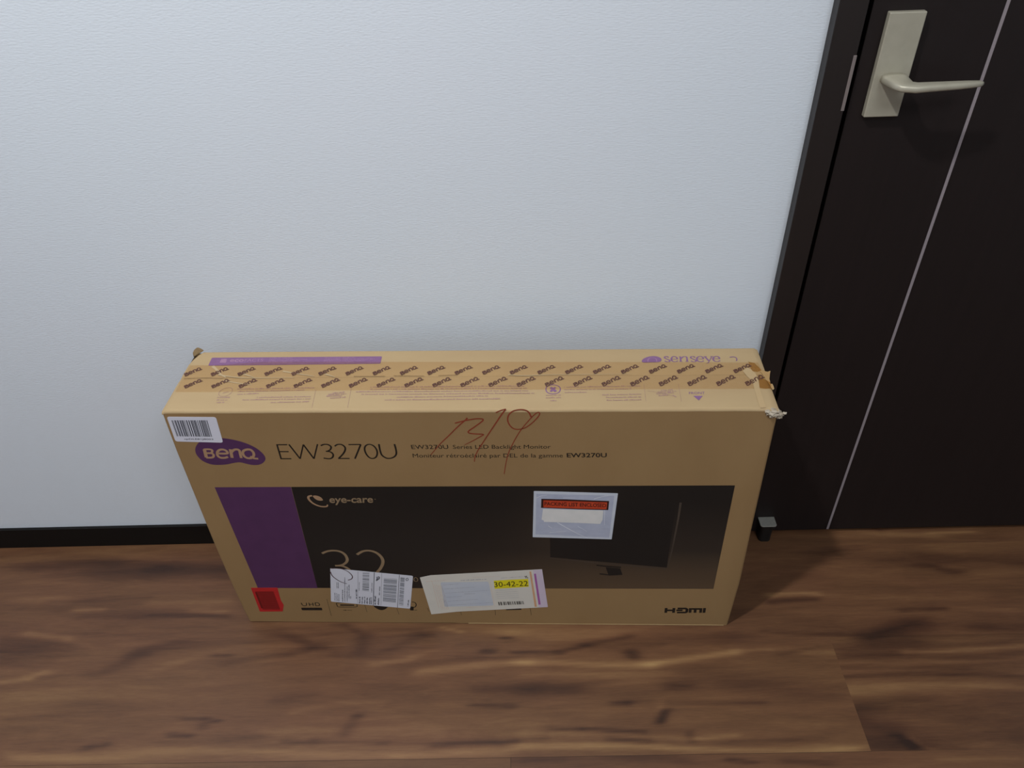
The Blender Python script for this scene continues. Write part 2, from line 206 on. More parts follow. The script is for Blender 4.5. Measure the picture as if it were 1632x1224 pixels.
def floor():
    ys = []
    seams = [-0.8855, -0.676, -0.4658, -0.2561, -0.0465, 0.105]
    joints = {0: [-1.1, .42], 1: [-0.0395, 1.4], 2: [-1.27, 0.5437], 3: [1.42], 4: [-1.4]}
    G = 0.005; x0, x1 = -1.45, 1.45; y0, y1 = -0.8855, 0.105
    nx = int(round((x1-x0)/G)); ny = int(round((y1-y0)/G))
    X = np.linspace(x0, x1, nx+1); Y = np.linspace(y0, y1, ny+1)
    # snap grid lines onto the seams
    for s in seams:
        Y[np.argmin(abs(Y-s))] = s
    xx, yy = np.meshgrid(X, Y)
    X[np.argmin(abs(X-0.5437))] = 0.5437; xx, yy = np.meshgrid(X, Y)
    figs = {k: np.full_like(xx, 0.5) for k in range(4)}
    rs = np.random.RandomState(11); wx_, wy_ = xx.copy(), yy.copy()
    for k in range(14):      # gentle warp so that the figure runs like grown wood
        kx, ky, ph = rs.uniform(2, 16), rs.uniform(10, 60), rs.uniform(0, 6.28, 2)
        wy_ += .0022*np.sin(kx*xx+ky*yy+ph[0]); wx_ += .012*np.sin(kx*.6*xx-ky*.5*yy+ph[1])
    for (ax, ay, bx_, by_, wd, am) in FEATS:
        vx, vy = bx_-ax, by_-ay; L = vx*vx+vy*vy+1e-9
        t = np.clip(((wx_-ax)*vx+(wy_-ay)*vy)/L, 0, 1)
        dx = wx_-(ax+t*vx); dy = wy_-(ay+t*vy)
        wy = max(wd*0.52, 0.004); wx = wy*3.4
        mx_, my_ = (ax+bx_)/2, (ay+by_)/2
        cls = 0 if my_ < -.4658 else (3 if my_ > -.2561 else (1 if mx_ < .5437 else 2))
        add = am*(1.0 if am > 0 else 0.8)*np.exp(-((dx/wx)**2+(dy/wy)**2))
        for k in {0: (0,), 1: (1, 3), 2: (2, 3), 3: (1, 2, 3)}[cls]: figs[k] += add
    for k in figs: figs[k] = np.clip(figs[k], 0, 1).ravel()
    verts = np.stack([xx.ravel(), yy.ravel(), np.zeros(xx.size)], 1)
    n = nx+1
    faces = []; green = []; tint = []; fv = []
    rng = random.Random(4)
    rnd = {}
    for j in range(ny):
        yc = (Y[j]+Y[j+1])/2
        row = max(k for k in range(len(seams)-1) if seams[k] <= yc+1e-9) if yc > seams[0] else 0
        for i in range(nx):
            xc = (X[i]+X[i+1])/2
            b = sum(1 for q in joints[row] if xc > q)
            if (row, b) not in rnd: rnd[(row, b)] = (rng.random(), {(2, 1): .02, (2, 2): -.05}.get((row, b), rng.uniform(-.02, .02)))
            kk = 0 if row < 2 else (3 if row > 2 else (1 if b < 2 else 2)); fv.extend(figs[kk][q_] for q_ in (j*n+i, j*n+i+1, (j+1)*n+i+1, (j+1)*n+i))
            faces.append((j*n+i, j*n+i+1, (j+1)*n+i+1, (j+1)*n+i)); green.append(rnd[(row, b)][0]); tint.append(rnd[(row, b)][1])
    me = bpy.data.meshes.new('floor')
    base = len(verts)
    # plain boards out to the walls
    ext = [(-2.3, -3.2, 0), (2.3, -3.2, 0), (2.3, y0, 0), (-2.3, y0, 0), (-2.3, y1, 0), (x0, y1, 0), (x0, y0, 0), (2.3, y1, 0), (x1, y1, 0), (x1, y0, 0)]
    faces2 = [(base, base+1, base+2, base+3), (base+3, base+6, base+5, base+4), (base+9, base+2, base+7, base+8)]
    me.from_pydata([tuple(v) for v in verts]+ext, [], faces+faces2)
    col = me.color_attributes.new('figure', 'FLOAT_COLOR', 'CORNER')
    li = np.empty(len(me.loops), dtype=np.int32); me.loops.foreach_get('vertex_index', li)
    g = np.concatenate([np.repeat(np.array(green), 4), np.full(12, 0.3)])
    tt = np.concatenate([np.repeat(np.array(tint), 4), np.zeros(12)])
    fr = np.concatenate([np.array(fv), np.full(12, 0.5)])+tt
    data = np.stack([fr, g, np.zeros_like(g), np.ones_like(g)], 1).astype(np.float32)
    col.data.foreach_set('color', data.ravel())
    o = link_mesh('floor', me, MAT['wood']); struct(o)
    # fine dark grooves between boards
    bm = bmesh.new()
    for s in (-0.4658,):
        bx(bm, -1.45, 0.5437, s-0.0002, s+0.0002, -0.001, 0.00015)
    bx(bm, -0.0398, -0.0392, -0.676, -0.4658, -0.001, 0.00015)
    struct(from_bm('trim_1', bm, MAT['rubber']))
floor()

# ------------------------------------------------------------------ door
casing = struct(box('trim_2', 0.4015, 0.4385, -0.020, 0.08, 0.0, 2.10, MAT['casing'], bevel=0.0012))
struct(box('trim_3', 1.255, 1.292, -0.020, 0.08, 0.0, 2.10, MAT['casing'], bevel=0.0012))
struct(box('trim_4', 0.4385, 1.255, -0.020, 0.08, 2.063, 2.10, MAT['casing'], bevel=0.0012))
sp = box('strike_plate', 0.4345, 0.4389, -0.0208, -0.002, 0.882, 0.954, MAT['strike'], casing, bevel=0.0006)
sp['label'] = 'narrow grey metal strike plate'
bm = bmesh.new(); bx(bm, 0.4385, 0.4470, 0.012, 0.06, 0.0, 2.063); struct(from_bm('trim_5', bm, MAT['gap']))  # dark filler standing in for the shade inside the door gap
door = bpy.data.objects.new('door_1', None); C.objects.link(door); door.location = (0.4470, -0.012, 0.0); struct(door)
DX, DY = 0.4470, -0.012
def door_part(name, x0, x1, y0, y1, z0, z1, mat, bevel=0.0, seg=2, parent=door):
    bm = bmesh.new(); bx(bm, x0-DX, x1-DX, y0-DY, y1-DY, z0, z1, bevel, seg); return from_bm(name, bm, mat, parent)
GX = 0.6157
bm = bmesh.new()
bx(bm, 0, GX-0.0023-DX, 0, 0.034, 0.009, 2.058, 0.0008); bx(bm, GX+0.0023-DX, 1.25-DX, 0, 0.034, 0.009, 2.058, 0.0008)
bx(bm, GX-0.0023-DX-.001, GX+0.0023-DX+.001, 0.003, 0.033, 0.009, 2.058)
from_bm('door_leaf', bm, MAT['door'], door)
door_part('inlay_strip', GX-0.0023, GX+0.0023, DY+0.0004, DY+0.004, 0.009, 2.058, MAT['alu'])['label'] = 'thin silver vertical inlay strip'
hp = door_part('handle_plate', 0.4672, 0.5135, -0.0215, -0.012, 0.8725, 1.0045, MAT['handle'], 0.0014, 3)
hp['label'] = 'champagne satin metal handle plate'
# lever: sections swept along a bent path (x, y, z, half width across, half height)
def loft(name, secs, mat, parent, n=24, p=3.0):
    bm = bmesh.new(); rings = []
    for k, (c, a, wv, hh) in enumerate(secs):
        c = Vector(c); a = Vector(a).normalized(); upv = Vector((0, 0, 1))
        ring = []
        for i in range(n):
            t = 2*math.pi*i/n; ct, st = math.cos(t), math.sin(t)
            u = math.copysign(abs(ct)**(2/p), ct)*wv; v = math.copysign(abs(st)**(2/p), st)*hh
            ring.append(bm.verts.new(c+a*u+upv*v))
        rings.append(ring)
    for r0, r1 in zip(rings, rings[1:]):
        for i in range(n): bm.faces.new((r0[i], r0[(i+1) % n], r1[(i+1) % n], r1[i]))
    bm.faces.new(rings[0][::-1]); bm.faces.new(rings[-1])
    bmesh.ops.recalc_face_normals(bm, faces=bm.faces)
    return from_bm(name, bm, mat, parent, True)
def L(x, y, z): return (x-DX, y-DY, z)
lever = loft('lever', [
    (L(.4930, -.0205, .9235), (1, 0, 0), .0172, .0072),
    (L(.4930, -.0300, .9235), (1, 0, 0), .0166, .0068),
    (L(.4935, -.0400, .9235), (1, .06, 0), .0154, .0063),
    (L(.4945, -.0490, .9235), (1, .28, 0), .0146, .0060),
    (L(.4970, -.0560, .9235), (1, .8, 0), .0135, .0056),
    (L(.5075, -.0608, .9237), (.40, 1, 0), .0106, .0053),
    (L(.5220, -.0600, .9240), (.02, 1, 0), .0088, .0050),
    (L(.5420, -.0595, .9244), (-.02, 1, 0), .0080, .0047),
    (L(.5620, -.0585, .9247), (-.06, 1, 0), .0070, .0044),
    (L(.5780, -.0570, .9248), (-.10, 1, 0), .0056, .0040),
    (L(.5900, -.0555, .9248), (-.14, 1, 0), .0040, .0035),
    (L(.5935, -.0550, .9248), (-.14, 1, 0), .0020, .0022)], MAT['handle'], hp)
lever['label'] = 'curved champagne satin door lever'
# stop on the floor
stop = bpy.data.objects.new('door_stop', None); C.objects.link(stop); stop.location = (0.482, -0.024, 0.0)
stop['label'] = 'small silver-topped dark door stop at the foot of the door beside the box'; stop['category'] = 'door stop'
def prism_xy(name, pts, z0, z1, mat, parent, bevel=0.0):
    bm = bmesh.new(); vs = [bm.verts.new((x, y, z0)) for x, y in pts]; f = bm.faces.new(vs)
    r = bmesh.ops.extrude_face_region(bm, geom=[f])
    for v in r['geom']:
        if isinstance(v, bmesh.types.BMVert): v.co.z = z1
    bmesh.ops.recalc_face_normals(bm, faces=bm.faces)
    if bevel: bmesh.ops.bevel(bm, geom=list(bm.edges), offset=bevel, segments=2, profile=.5, affect='EDGES')
    return from_bm(name, bm, mat, parent)
def rrect(x0, x1, y0, y1, rf, n=5):
    pts = [(x1, y1), (x0, y1)]
    for k in range(n+1):
        a = math.pi+math.pi/2*k/n; pts.append((x0+rf+rf*math.cos(a), y0+rf+rf*math.sin(a)))
    for k in range(n+1):
        a = 1.5*math.pi+math.pi/2*k/n; pts.append((x1-rf+rf*math.cos(a), y0+rf+rf*math.sin(a)))
    return pts
prism_xy('cover_plate', rrect(-.0165, .0160, -.0132, .0118, .0050), .0495, .0520, MAT['stop_metal'], stop, 0.0006)['label'] = 'silver rounded top plate'
prism_xy('cover_lip', rrect(-.0150, .0150, -.0126, .0110, .0048), .0440, .0494, MAT['rubber'], stop)
prism_xy('stop_body', rrect(-.0120, .0130, -.0095, .0110, .0080), .0, .0440, MAT['rubber'], stop, 0.001)['label'] = 'dark rubber body'

# ------------------------------------------------------------------ the cardboard box (local: x along the front, y depth, z up)
W, D, H = 0.90, 0.1484, 0.5328
root = bpy.data.objects.new('cardboard_box', None); C.objects.link(root)
root.location = (-0.53885, -0.19944, 0.0); root.rotation_euler = (0, 0, -0.03158)
root['label'] = 'large brown cardboard monitor box standing on the wood floor against the white wall'; root['category'] = 'box'
def interp(x, tab):
    if x <= tab[0][0]: return tab[0][1]
    for (a, b), (c, d) in zip(tab, tab[1:]):
        if x <= c: return b+(d-b)*(x-a)/(c-a)
    return tab[-1][1]
LB = [(0, .0), (.04, -.0022), (.13, -.0048), (.23, -.0055), (.34, -.0044), (.45, -.0034), (.533, -.0006)]
RB = [(0, .0040), (.13, .0074), (.26, .0048), (.37, .0032), (.5, .0010), (.533, .0010)]
R = 0.0045
def body():
    bm = bmesh.new(); rings = []
    out = []
    def arc(cx, cy, a0, a1, n=5):
        for k in range(n+1):
            a = a0+(a1-a0)*k/n; out.append((cx+R*math.cos(a), cy+R*math.sin(a)))
    arc(R, R, math.pi, 1.5*math.pi)
    for k in range(1, 60): out.append((R+(W-2*R)*k/60, 0))
    arc(W-R, R, 1.5*math.pi, 2*math.pi); arc(W-R, D-R, 0, .5*math.pi)
    for k in range(1, 60): out.append((W-R-(W-2*R)*k/60, D))
    arc(R, D-R, .5*math.pi, math.pi)
    nz_ = 26
    for j in range(nz_+1):
        z = (H-R)*j/nz_
        ring = []
        for (x, y) in out:
            xx = x
            if x < .03: xx += interp(z, LB)*(1-x/.03)**.5 if x >= 0 else interp(z, LB)
            if x > W-.03: xx += interp(z, RB)*(1-(W-x)/.03)**.5 if x <= W else interp(z, RB)
            zz = z
            if j == 0: zz = 0.0016+0.0014*noise.noise(Vector((x*9, y*9, 3.1))) if x < W*.45 or y > .01 else 0.0008+0.0006*noise.noise(Vector((x*7, 0, 1)))
            ring.append(bm.verts.new((xx, y, max(zz, 0.0002))))
        rings.append(ring)
    n = len(out)
    for a, b in zip(rings, rings[1:]):
        for i in range(n): bm.faces.new((a[i], a[(i+1) % n], b[(i+1) % n], b[i]))
    cap = [bm.verts.new(v.co) for v in rings[0]]; bm.faces.new(cap[::-1])
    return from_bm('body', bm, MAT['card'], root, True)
body_o = body()
SEAM = 0.0795
CUT = [(0.0011,0.1187),(0.0143,0.1507)]
def back_limit(x):
    # the rear flap's far left corner is torn off along this line
    (xa, ya), (xb, yb) = CUT
    if x <= xb:
        t = (x-xa)/(xb-xa); return min(D, ya+(yb-ya)*max(t, -1))
    return D
def top_sheet(name, y_a, y_b, rounded, mat, back=False):
    bm = bmesh.new(); cols = []
    prof = []
    if rounded == 'front':
        for k in range(7):
            a = math.pi-math.pi/2*k/6; prof.append((R+R*math.cos(a), -R+R*math.sin(a)))
        prof += [(R+(y_b-R)*k/8, 0) for k in range(1, 9)]
    else:
        prof = [(y_a+(y_b-R-y_a)*k/8, 0) for k in range(0, 9)]
        for k in range(1, 7):
            a = math.pi/2-math.pi/2*k/6; prof.append((y_b-R+R*math.cos(a), -R+R*math.sin(a)))
    xs = [-0.0006+ (W+0.0016)*k/180 for k in range(181)]
    for x in xs:
        col = []
        lim = back_limit(x) if back else 9
        for (y, dz) in prof:
            wob = 0.00025*noise.noise(Vector((x*14, y*20, 2.0)))
            edge = -0.0022*max(0, 1-x/.006)**2-0.0022*max(0, 1-(W-x)/.006)**2
            seamdip = -0.0010*math.exp(-((y-SEAM)/.006)**2)
            yy = y; zz = H+dz+wob*(1 if dz > -.001 else .6)+edge+seamdip
            if y > lim: yy = lim; zz = H+wob+edge-.0002*(y-lim)
            if rounded == 'front' and dz < -.001: yy += 0.0005*noise.noise(Vector((x*30, 7, z_seed)))
            col.append(bm.verts.new((x, yy, zz)))
        cols.append(col)
    for a, b in zip(cols, cols[1:]):
        for i in range(len(prof)-1):
            try: bm.faces.new((a[i], b[i], b[i+1], a[i+1]))
            except ValueError: pass
    return from_bm(name, bm, mat, root, True)
z_seed = 1.7
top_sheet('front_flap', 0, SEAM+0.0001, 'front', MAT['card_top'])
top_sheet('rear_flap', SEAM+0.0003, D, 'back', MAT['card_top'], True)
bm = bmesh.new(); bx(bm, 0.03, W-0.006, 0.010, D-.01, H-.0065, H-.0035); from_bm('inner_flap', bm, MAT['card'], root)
# lower lip of the front panel where the bottom flap folds out
bm = bmesh.new()
for k in range(40):
    xa = .42+(W-.424)*k/40; xb = .42+(W-.424)*(k+1)/40
    h = .0020+.0004*noise.noise(Vector((k*.4, 0, 0)))
    bx(bm, xa, xb, -0.0007, .002, .0004, h)
from_bm('bottom_flap', bm, MAT['card_edge'], root)['label'] = 'pale cut edge of the bottom flap'

# -------- printed and stuck-on things
def catmull(pts, n=6, closed=False):
    if len(pts) < 3: return pts
    P = [Vector((a, b)) for a, b in pts]; out = []
    m = len(P); rng = range(m if closed else m-1)
    for i in rng:
        p0 = P[(i-1) % m] if (closed or i > 0) else P[0]; p1 = P[i]; p2 = P[(i+1) % m]; p3 = P[(i+2) % m] if (closed or i+2 < m) else P[-1]
        for k in range(n):
            t = k/n; t2 = t*t; t3 = t2*t
            v = .5*((2*p1)+(-p0+p2)*t+(2*p0-5*p1+4*p2-p3)*t2+(-p0+3*p1-3*p2+p3)*t3); out.append((v.x, v.y))
    if not closed: out.append(tuple(P[-1]))
    return out
class Ink:
    """flat print on one face of the box: plane 'F' (x, z) on the front or 'T' (x, y) on top; layer sets how far it stands off"""
    def __init__(s, plane, layer):
        s.bm = bmesh.new(); s.plane = plane; s.h = layer; s.n = 0
    def P(s, a, b, extra=0.0):
        h = s.h+extra+(s.n % 12)*2e-6
        if s.plane == 'F': return (a, -h, b)
        return (a, b, H+0.00028+h)
    def poly(s, pts):
        vs = [s.bm.verts.new(s.P(a, b)) for a, b in pts]
        f = s.bm.faces.new(vs); f.normal_update()
        want = Vector((0, -1, 0)) if s.plane == 'F' else Vector((0, 0, 1))
        if f.normal.dot(want) < 0: f.normal_flip()
        return s
    def rpoly(s, pts, r=0.002, n=4):
        out = []
        m = len(pts)
        for i in range(m):
            p = Vector(pts[i]); a = (Vector(pts[i-1])-p); b = (Vector(pts[(i+1) % m])-p)
            ra = p+a.normalized()*r; rb = p+b.normalized()*r
            for k in range(n+1):
                t = k/n; q = ra*(1-t)**2+p*2*t*(1-t)+rb*t*t; out.append((q.x, q.y))
        return s.poly(out)
    def slab(s, pts, th=0.0002, r=0.002):
        """a paper or plastic sheet with its own thickness"""
        out = []
        m = len(pts)
        for i in range(m):
            p = Vector(pts[i]); a = (Vector(pts[i-1])-p); b = (Vector(pts[(i+1) % m])-p)
            ra = p+a.normalized()*r; rb = p+b.normalized()*r
            for k in range(5):
                t = k/4; q = ra*(1-t)**2+p*2*t*(1-t)+rb*t*t; out.append((q.x, q.y))
        top_ = [s.bm.verts.new(s.P(a, b)) for a, b in out]; bot = [s.bm.verts.new(s.P(a, b, -th)) for a, b in out]
        s.bm.faces.new(top_); s.bm.faces.new(bot[::-1])
        for i in range(len(out)): s.bm.faces.new((top_[i], bot[i], bot[(i+1) % len(out)], top_[(i+1) % len(out)]))
        bmesh.ops.recalc_face_normals(s.bm, faces=s.bm.faces)
        return s
    def stroke(s, pts, w, smooth=True, closed=False, thin=None, w1=None, n=6):
        """ribbon along pts; w width; thin = width for horizontal runs (broad-pen lettering); w1 = width at the end"""
        s.n += 1
        if smooth: pts = catmull(pts, n, closed)
        P = [Vector(p) for p in pts]; m = len(P); lft = []; rgt = []
        for i in range(m):
            if closed: d = P[(i+1) % m]-P[i-1]
            elif i == 0: d = P[1]-P[0]
            elif i == m-1: d = P[-1]-P[-2]
            else:
                d0 = (P[i]-P[i-1]); d1 = (P[i+1]-P[i])
                if d0.length > 1e-9: d0.normalize()
                if d1.length > 1e-9: d1.normalize()
                d = d0+d1
            if d.length < 1e-9: d = Vector((1, 0))
            d.normalize(); nrm = Vector((-d.y, d.x))
            ww = w
            if w1 is not None: ww = w+(w1-w)*i/(m-1)
            if thin is not None: ww = thin+(ww-thin)*abs(d.y)**1.2
            k = 1.0
            if not closed and 0 < i < m-1:
                c = max(.45, d.dot((P[i+1]-P[i]).normalized()) if (P[i+1]-P[i]).length > 1e-9 else 1); k = 1/c
            lft.append(s.bm.verts.new(s.P(*(P[i]+nrm*ww/2*k)))); rgt.append(s.bm.verts.new(s.P(*(P[i]-nrm*ww/2*k))))
        rr = range(m if closed else m-1)
        for i in rr:
            j = (i+1) % m; s.bm.faces.new((lft[i], rgt[i], rgt[j], lft[j]))
        return s
    def text(s, txt, p0, p1, ptop, off=0.0, xh=False):
        """txt from baseline start p0 to baseline end p1; ptop = top of the first capital"""
        cu = bpy.data.curves.new('t', 'FONT'); cu.body = txt; cu.size = 1; cu.offset = off; cu.resolution_u = 3
        ob = bpy.data.objects.new('t', cu); C.objects.link(ob)
        me = bpy.data.meshes.new_from_object(ob.evaluated_get(bpy.context.evaluated_depsgraph_get()))
        xs = [v.co.x for v in me.vertices]; mn, mx = min(xs), max(xs); cap = .53 if xh else .729
        a = Vector(p0); ux = Vector(p1)-a; uy = Vector(ptop)-a
        vm = []
        for v in me.vertices:
            q = a+ux*((v.co.x-mn)/(mx-mn))+uy*(v.co.y/cap); vm.append(s.bm.verts.new(s.P(q.x, q.y)))
        for p in me.polygons:
            try: s.bm.faces.new([vm[i] for i in p.vertices])
            except ValueError: pass
        bpy.data.objects.remove(ob); bpy.data.curves.remove(cu); bpy.data.meshes.remove(me)
        return s
    def micro(s, p0, p1, h, seed=0, dens=.62):
        """a line of print too small to read: a row of short marks"""
        r = random.Random(seed); a = Vector(p0); d = Vector(p1)-a; Ln = d.length; d.normalize(); nn = Vector((-d.y, d.x))
        x = 0
        while x < Ln:
            wl_ = min(r.uniform(.4, 1.0)*h*r.choice((1, 1, 2)), Ln-x); hh = h*r.choice((.7, .7, 1))
            if wl_ <= 0: break
            q = [a+d*x, a+d*(x+wl_), a+d*(x+wl_)+nn*hh, a+d*x+nn*hh]
            s.poly([(v.x, v.y) for v in q])
            x += wl_+h*(.25 if r.random() < .8 else .9)/dens*.6
        return s
    def bars(s, q, n, seed=1, fill=.5, horiz=False):
        """barcode inside the quad q (top-left, top-right, bottom-right, bottom-left)"""
        r = random.Random(seed); tl, tr, br, bl = [Vector(v) for v in q]
        if horiz: tl, tr, br, bl = tl, bl, br, tr
        ws = [r.choice((1, 1, 2, 3)) for _ in range(2*n)]; tot = sum(ws); x = 0
        for i, ww in enumerate(ws):
            a, b = x/tot, (x+ww*(1 if i % 2 == 0 else 1))/tot; x += ww
            if i % 2 == 0:
                pts = [tl.lerp(tr, a), tl.lerp(tr, b), bl.lerp(br, b), bl.lerp(br, a)]; s.poly([(v.x, v.y) for v in pts])
        return s
    def build(s, name, mat, parent=root, label=None):
        bmesh.ops.recalc_face_normals(s.bm, faces=s.bm.faces) if False else None
        want = Vector((0, -1, 0)) if s.plane == 'F' else Vector((0, 0, 1))
        o = from_bm(name, s.bm, MAT[mat], parent)
        if label: o['label'] = label
        return o
K = 0.00009   # one layer of print

# brand badge and its lettering, model number, description
badge = Ink('F', K).poly(catmull([(0.0293,0.4568),(0.0344,0.4652),(0.0411,0.4716),(0.0495,0.4761),(0.0595,0.4786),(0.0784,0.4785),(0.0941,0.4751),(0.1081,0.4695),(0.1204,0.4614),(0.1288,0.4519),(0.1334,0.4417),(0.1331,0.4334),(0.1275,0.4259),(0.1192,0.4217),(0.1094,0.4214),(0.1003,0.4241),(0.0913,0.4272),(0.0812,0.4258),(0.0682,0.4225),(0.0532,0.4215),(0.0428,0.4235),(0.0336,0.4299),(0.0288,0.4386),(0.0273,0.4477)], 5, True)).build('brand_badge', 'ink_purple', label='purple rounded brand badge')
g = Ink('F', 2*K); SW = 0.0046
for pts, wv, sm in (
    ([(0.043,0.4551),(0.0413,0.4378)], .0052, False),
    ([(0.0421,0.4551),(0.0506,0.4554),(0.0546,0.4534),(0.0529,0.4488),(0.0495,0.4472),(0.0422,0.4472)], .0036, True),
    ([(0.0446,0.4472),(0.0518,0.4469),(0.0542,0.4436),(0.0527,0.4394),(0.0486,0.4376),(0.0407,0.4376)], .0038, True),
    ([(0.0619,0.4465),(0.076,0.4465),(0.0766,0.4517),(0.072,0.4548),(0.066,0.4537),(0.0613,0.4485),(0.0604,0.4411),(0.0642,0.4372),(0.0703,0.4372),(0.0757,0.4392)], .0040, True),
    ([(0.0836,0.4553),(0.0817,0.4369)], .0048, False),
    ([(0.0833,0.4484),(0.0885,0.4537),(0.0937,0.455),(0.0969,0.4525),(0.0965,0.4451),(0.0959,0.4365)], .0042, True)):
    g.stroke(pts, wv, sm)
g.stroke([(0.1104,0.4549),(0.1155,0.4536),(0.1179,0.4475),(0.1163,0.4409),(0.1113,0.4365),(0.1058,0.4365),(0.1019,0.4401),(0.1009,0.4467),(0.1038,0.4523)], .0042, True, True)
g.stroke([(0.1109,0.4401),(0.1154,0.436),(0.1222,0.4351)], .0036, True)
g.build('lettering', 'ink_kraft', badge, 'tan brand lettering')
g = Ink('F', K)
Z = [(0.1571,0.4649),(0.1579,0.4349)]
for pts, wv, th, sm in (
    ([(0.1583,0.4649),(0.1581,0.4345)], .0026, None, False), ([(0.1573,0.4646),(0.1742,0.4647)], .0022, None, False),
    ([(0.1582,0.4501),(0.1732,0.45)], .0022, None, False), ([(0.1573,0.4349),(0.1741,0.4348)], .0022, None, False),
    ([(0.1768,0.4652),(0.1879,0.4348)], .0026, None, False), ([(0.1879,0.4348),(0.1989,0.4649)], .0022, None, False),
    ([(0.1989,0.4649),(0.2095,0.4347)], .0026, None, False), ([(0.2095,0.4347),(0.2209,0.4656)], .0022, None, False),
    ([(0.2253,0.4625),(0.2305,0.465),(0.2366,0.4647),(0.2406,0.4604),(0.2387,0.4545),(0.2341,0.4511),(0.2309,0.4506)], .0028, .0022, True),
    ([(0.2309,0.4506),(0.2376,0.4494),(0.241,0.4442),(0.239,0.4378),(0.2337,0.4347),(0.2248,0.4361)], .0028, .0022, True),
    ([(0.2465,0.4613),(0.2515,0.4648),(0.2577,0.4646),(0.2618,0.4595),(0.261,0.4527),(0.256,0.4442),(0.2483,0.4355)], .0028, .0022, True),
    ([(0.2473,0.4352),(0.2652,0.4352)], .0022, None, False),
    ([(0.2682,0.4646),(0.2874,0.4648)], .0022, None, False), ([(0.2871,0.4648),(0.2733,0.4346)], .0026, None, False),
    ([(0.3149,0.4656),(0.3149,0.4517),(0.3163,0.4423),(0.3218,0.4363),(0.3279,0.4354),(0.3345,0.4383),(0.3388,0.4448),(0.3394,0.4551),(0.3386,0.4655)], .0028, .0023, True)):
    g.stroke(pts, wv, sm, thin=th)
g.stroke([(0.3004,0.465),(0.3061,0.4619),(0.3096,0.4543),(0.3096,0.4458),(0.3064,0.438),(0.3009,0.4351),(0.2957,0.4377),(0.2922,0.4458),(0.2915,0.4552),(0.2944,0.4623)], .0027, True, True, thin=.0021)
g.build('model_number', 'ink_black', label='thin black printed model number')
g = Ink('F', K)
g.text('EW3270U', *[(0.3639,0.4551),(0.4202,0.4553),(0.363,0.4638)], off=.006)
g.text('Series LED Backlight Monitor', *[(0.4268,0.4553),(0.5747,0.4555),(0.4268,0.4636)])
g.text('Moniteur rétroéclairé par DEL de la gamme', *[(0.3637,0.4369),(0.5931,0.4367),(0.3636,0.4457)])
g.text('EW3270U', *[(0.5992,0.437),(0.6598,0.4372),(0.5986,0.4461)], off=.02)
g.build('description_text', 'ink_black', label='two lines of small black print')
# red crayon numbers
g = Ink('F', 2.6*K); q = .0022
g.stroke([(0.4521,0.5182),(0.4514,0.5156),(0.4465,0.5104),(0.4354,0.4982),(0.4227,0.4828),(0.4098,0.4678),(0.4004,0.4551),(0.3916,0.4429)], .0026, w1=.0012)
g.stroke([(0.4336,0.5074),(0.4443,0.5111),(0.4524,0.5134),(0.465,0.516),(0.474,0.5158),(0.4756,0.5136),(0.4725,0.5095),(0.4617,0.4996),(0.4532,0.492),(0.453,0.4881),(0.4609,0.4861),(0.4723,0.4854),(0.4751,0.4841)], .0022)
g.stroke([(0.4751,0.4845),(0.4673,0.4787),(0.4552,0.4701),(0.445,0.4638)], .0020, w1=.0010)
g.stroke([(0.4948,0.5277),(0.5028,0.5322),(0.5098,0.5347)], .0020)
g.stroke([(0.5098,0.5347),(0.5037,0.5251),(0.4951,0.5094),(0.4839,0.4888),(0.4738,0.47),(0.4646,0.4525),(0.4591,0.4379),(0.4576,0.428)], .0024, w1=.0012)
g.stroke([(0.5461,0.5189),(0.5434,0.5271),(0.5385,0.532),(0.5307,0.5335),(0.5206,0.5309),(0.5137,0.5236),(0.5117,0.5131),(0.5147,0.5025),(0.5207,0.496),(0.5287,0.4951),(0.5378,0.4986),(0.5482,0.5084),(0.5567,0.5204),(0.5585,0.5263),(0.5562,0.5281),(0.5506,0.5234),(0.5414,0.5107),(0.5321,0.4963),(0.5249,0.4824),(0.5188,0.4683),(0.5131,0.454),(0.5085,0.4378),(0.5048,0.4179),(0.5024,0.4011)], .0024, w1=.0012)
g.build('crayon_marks', 'ink_red', label='red handwritten crayon numbers')

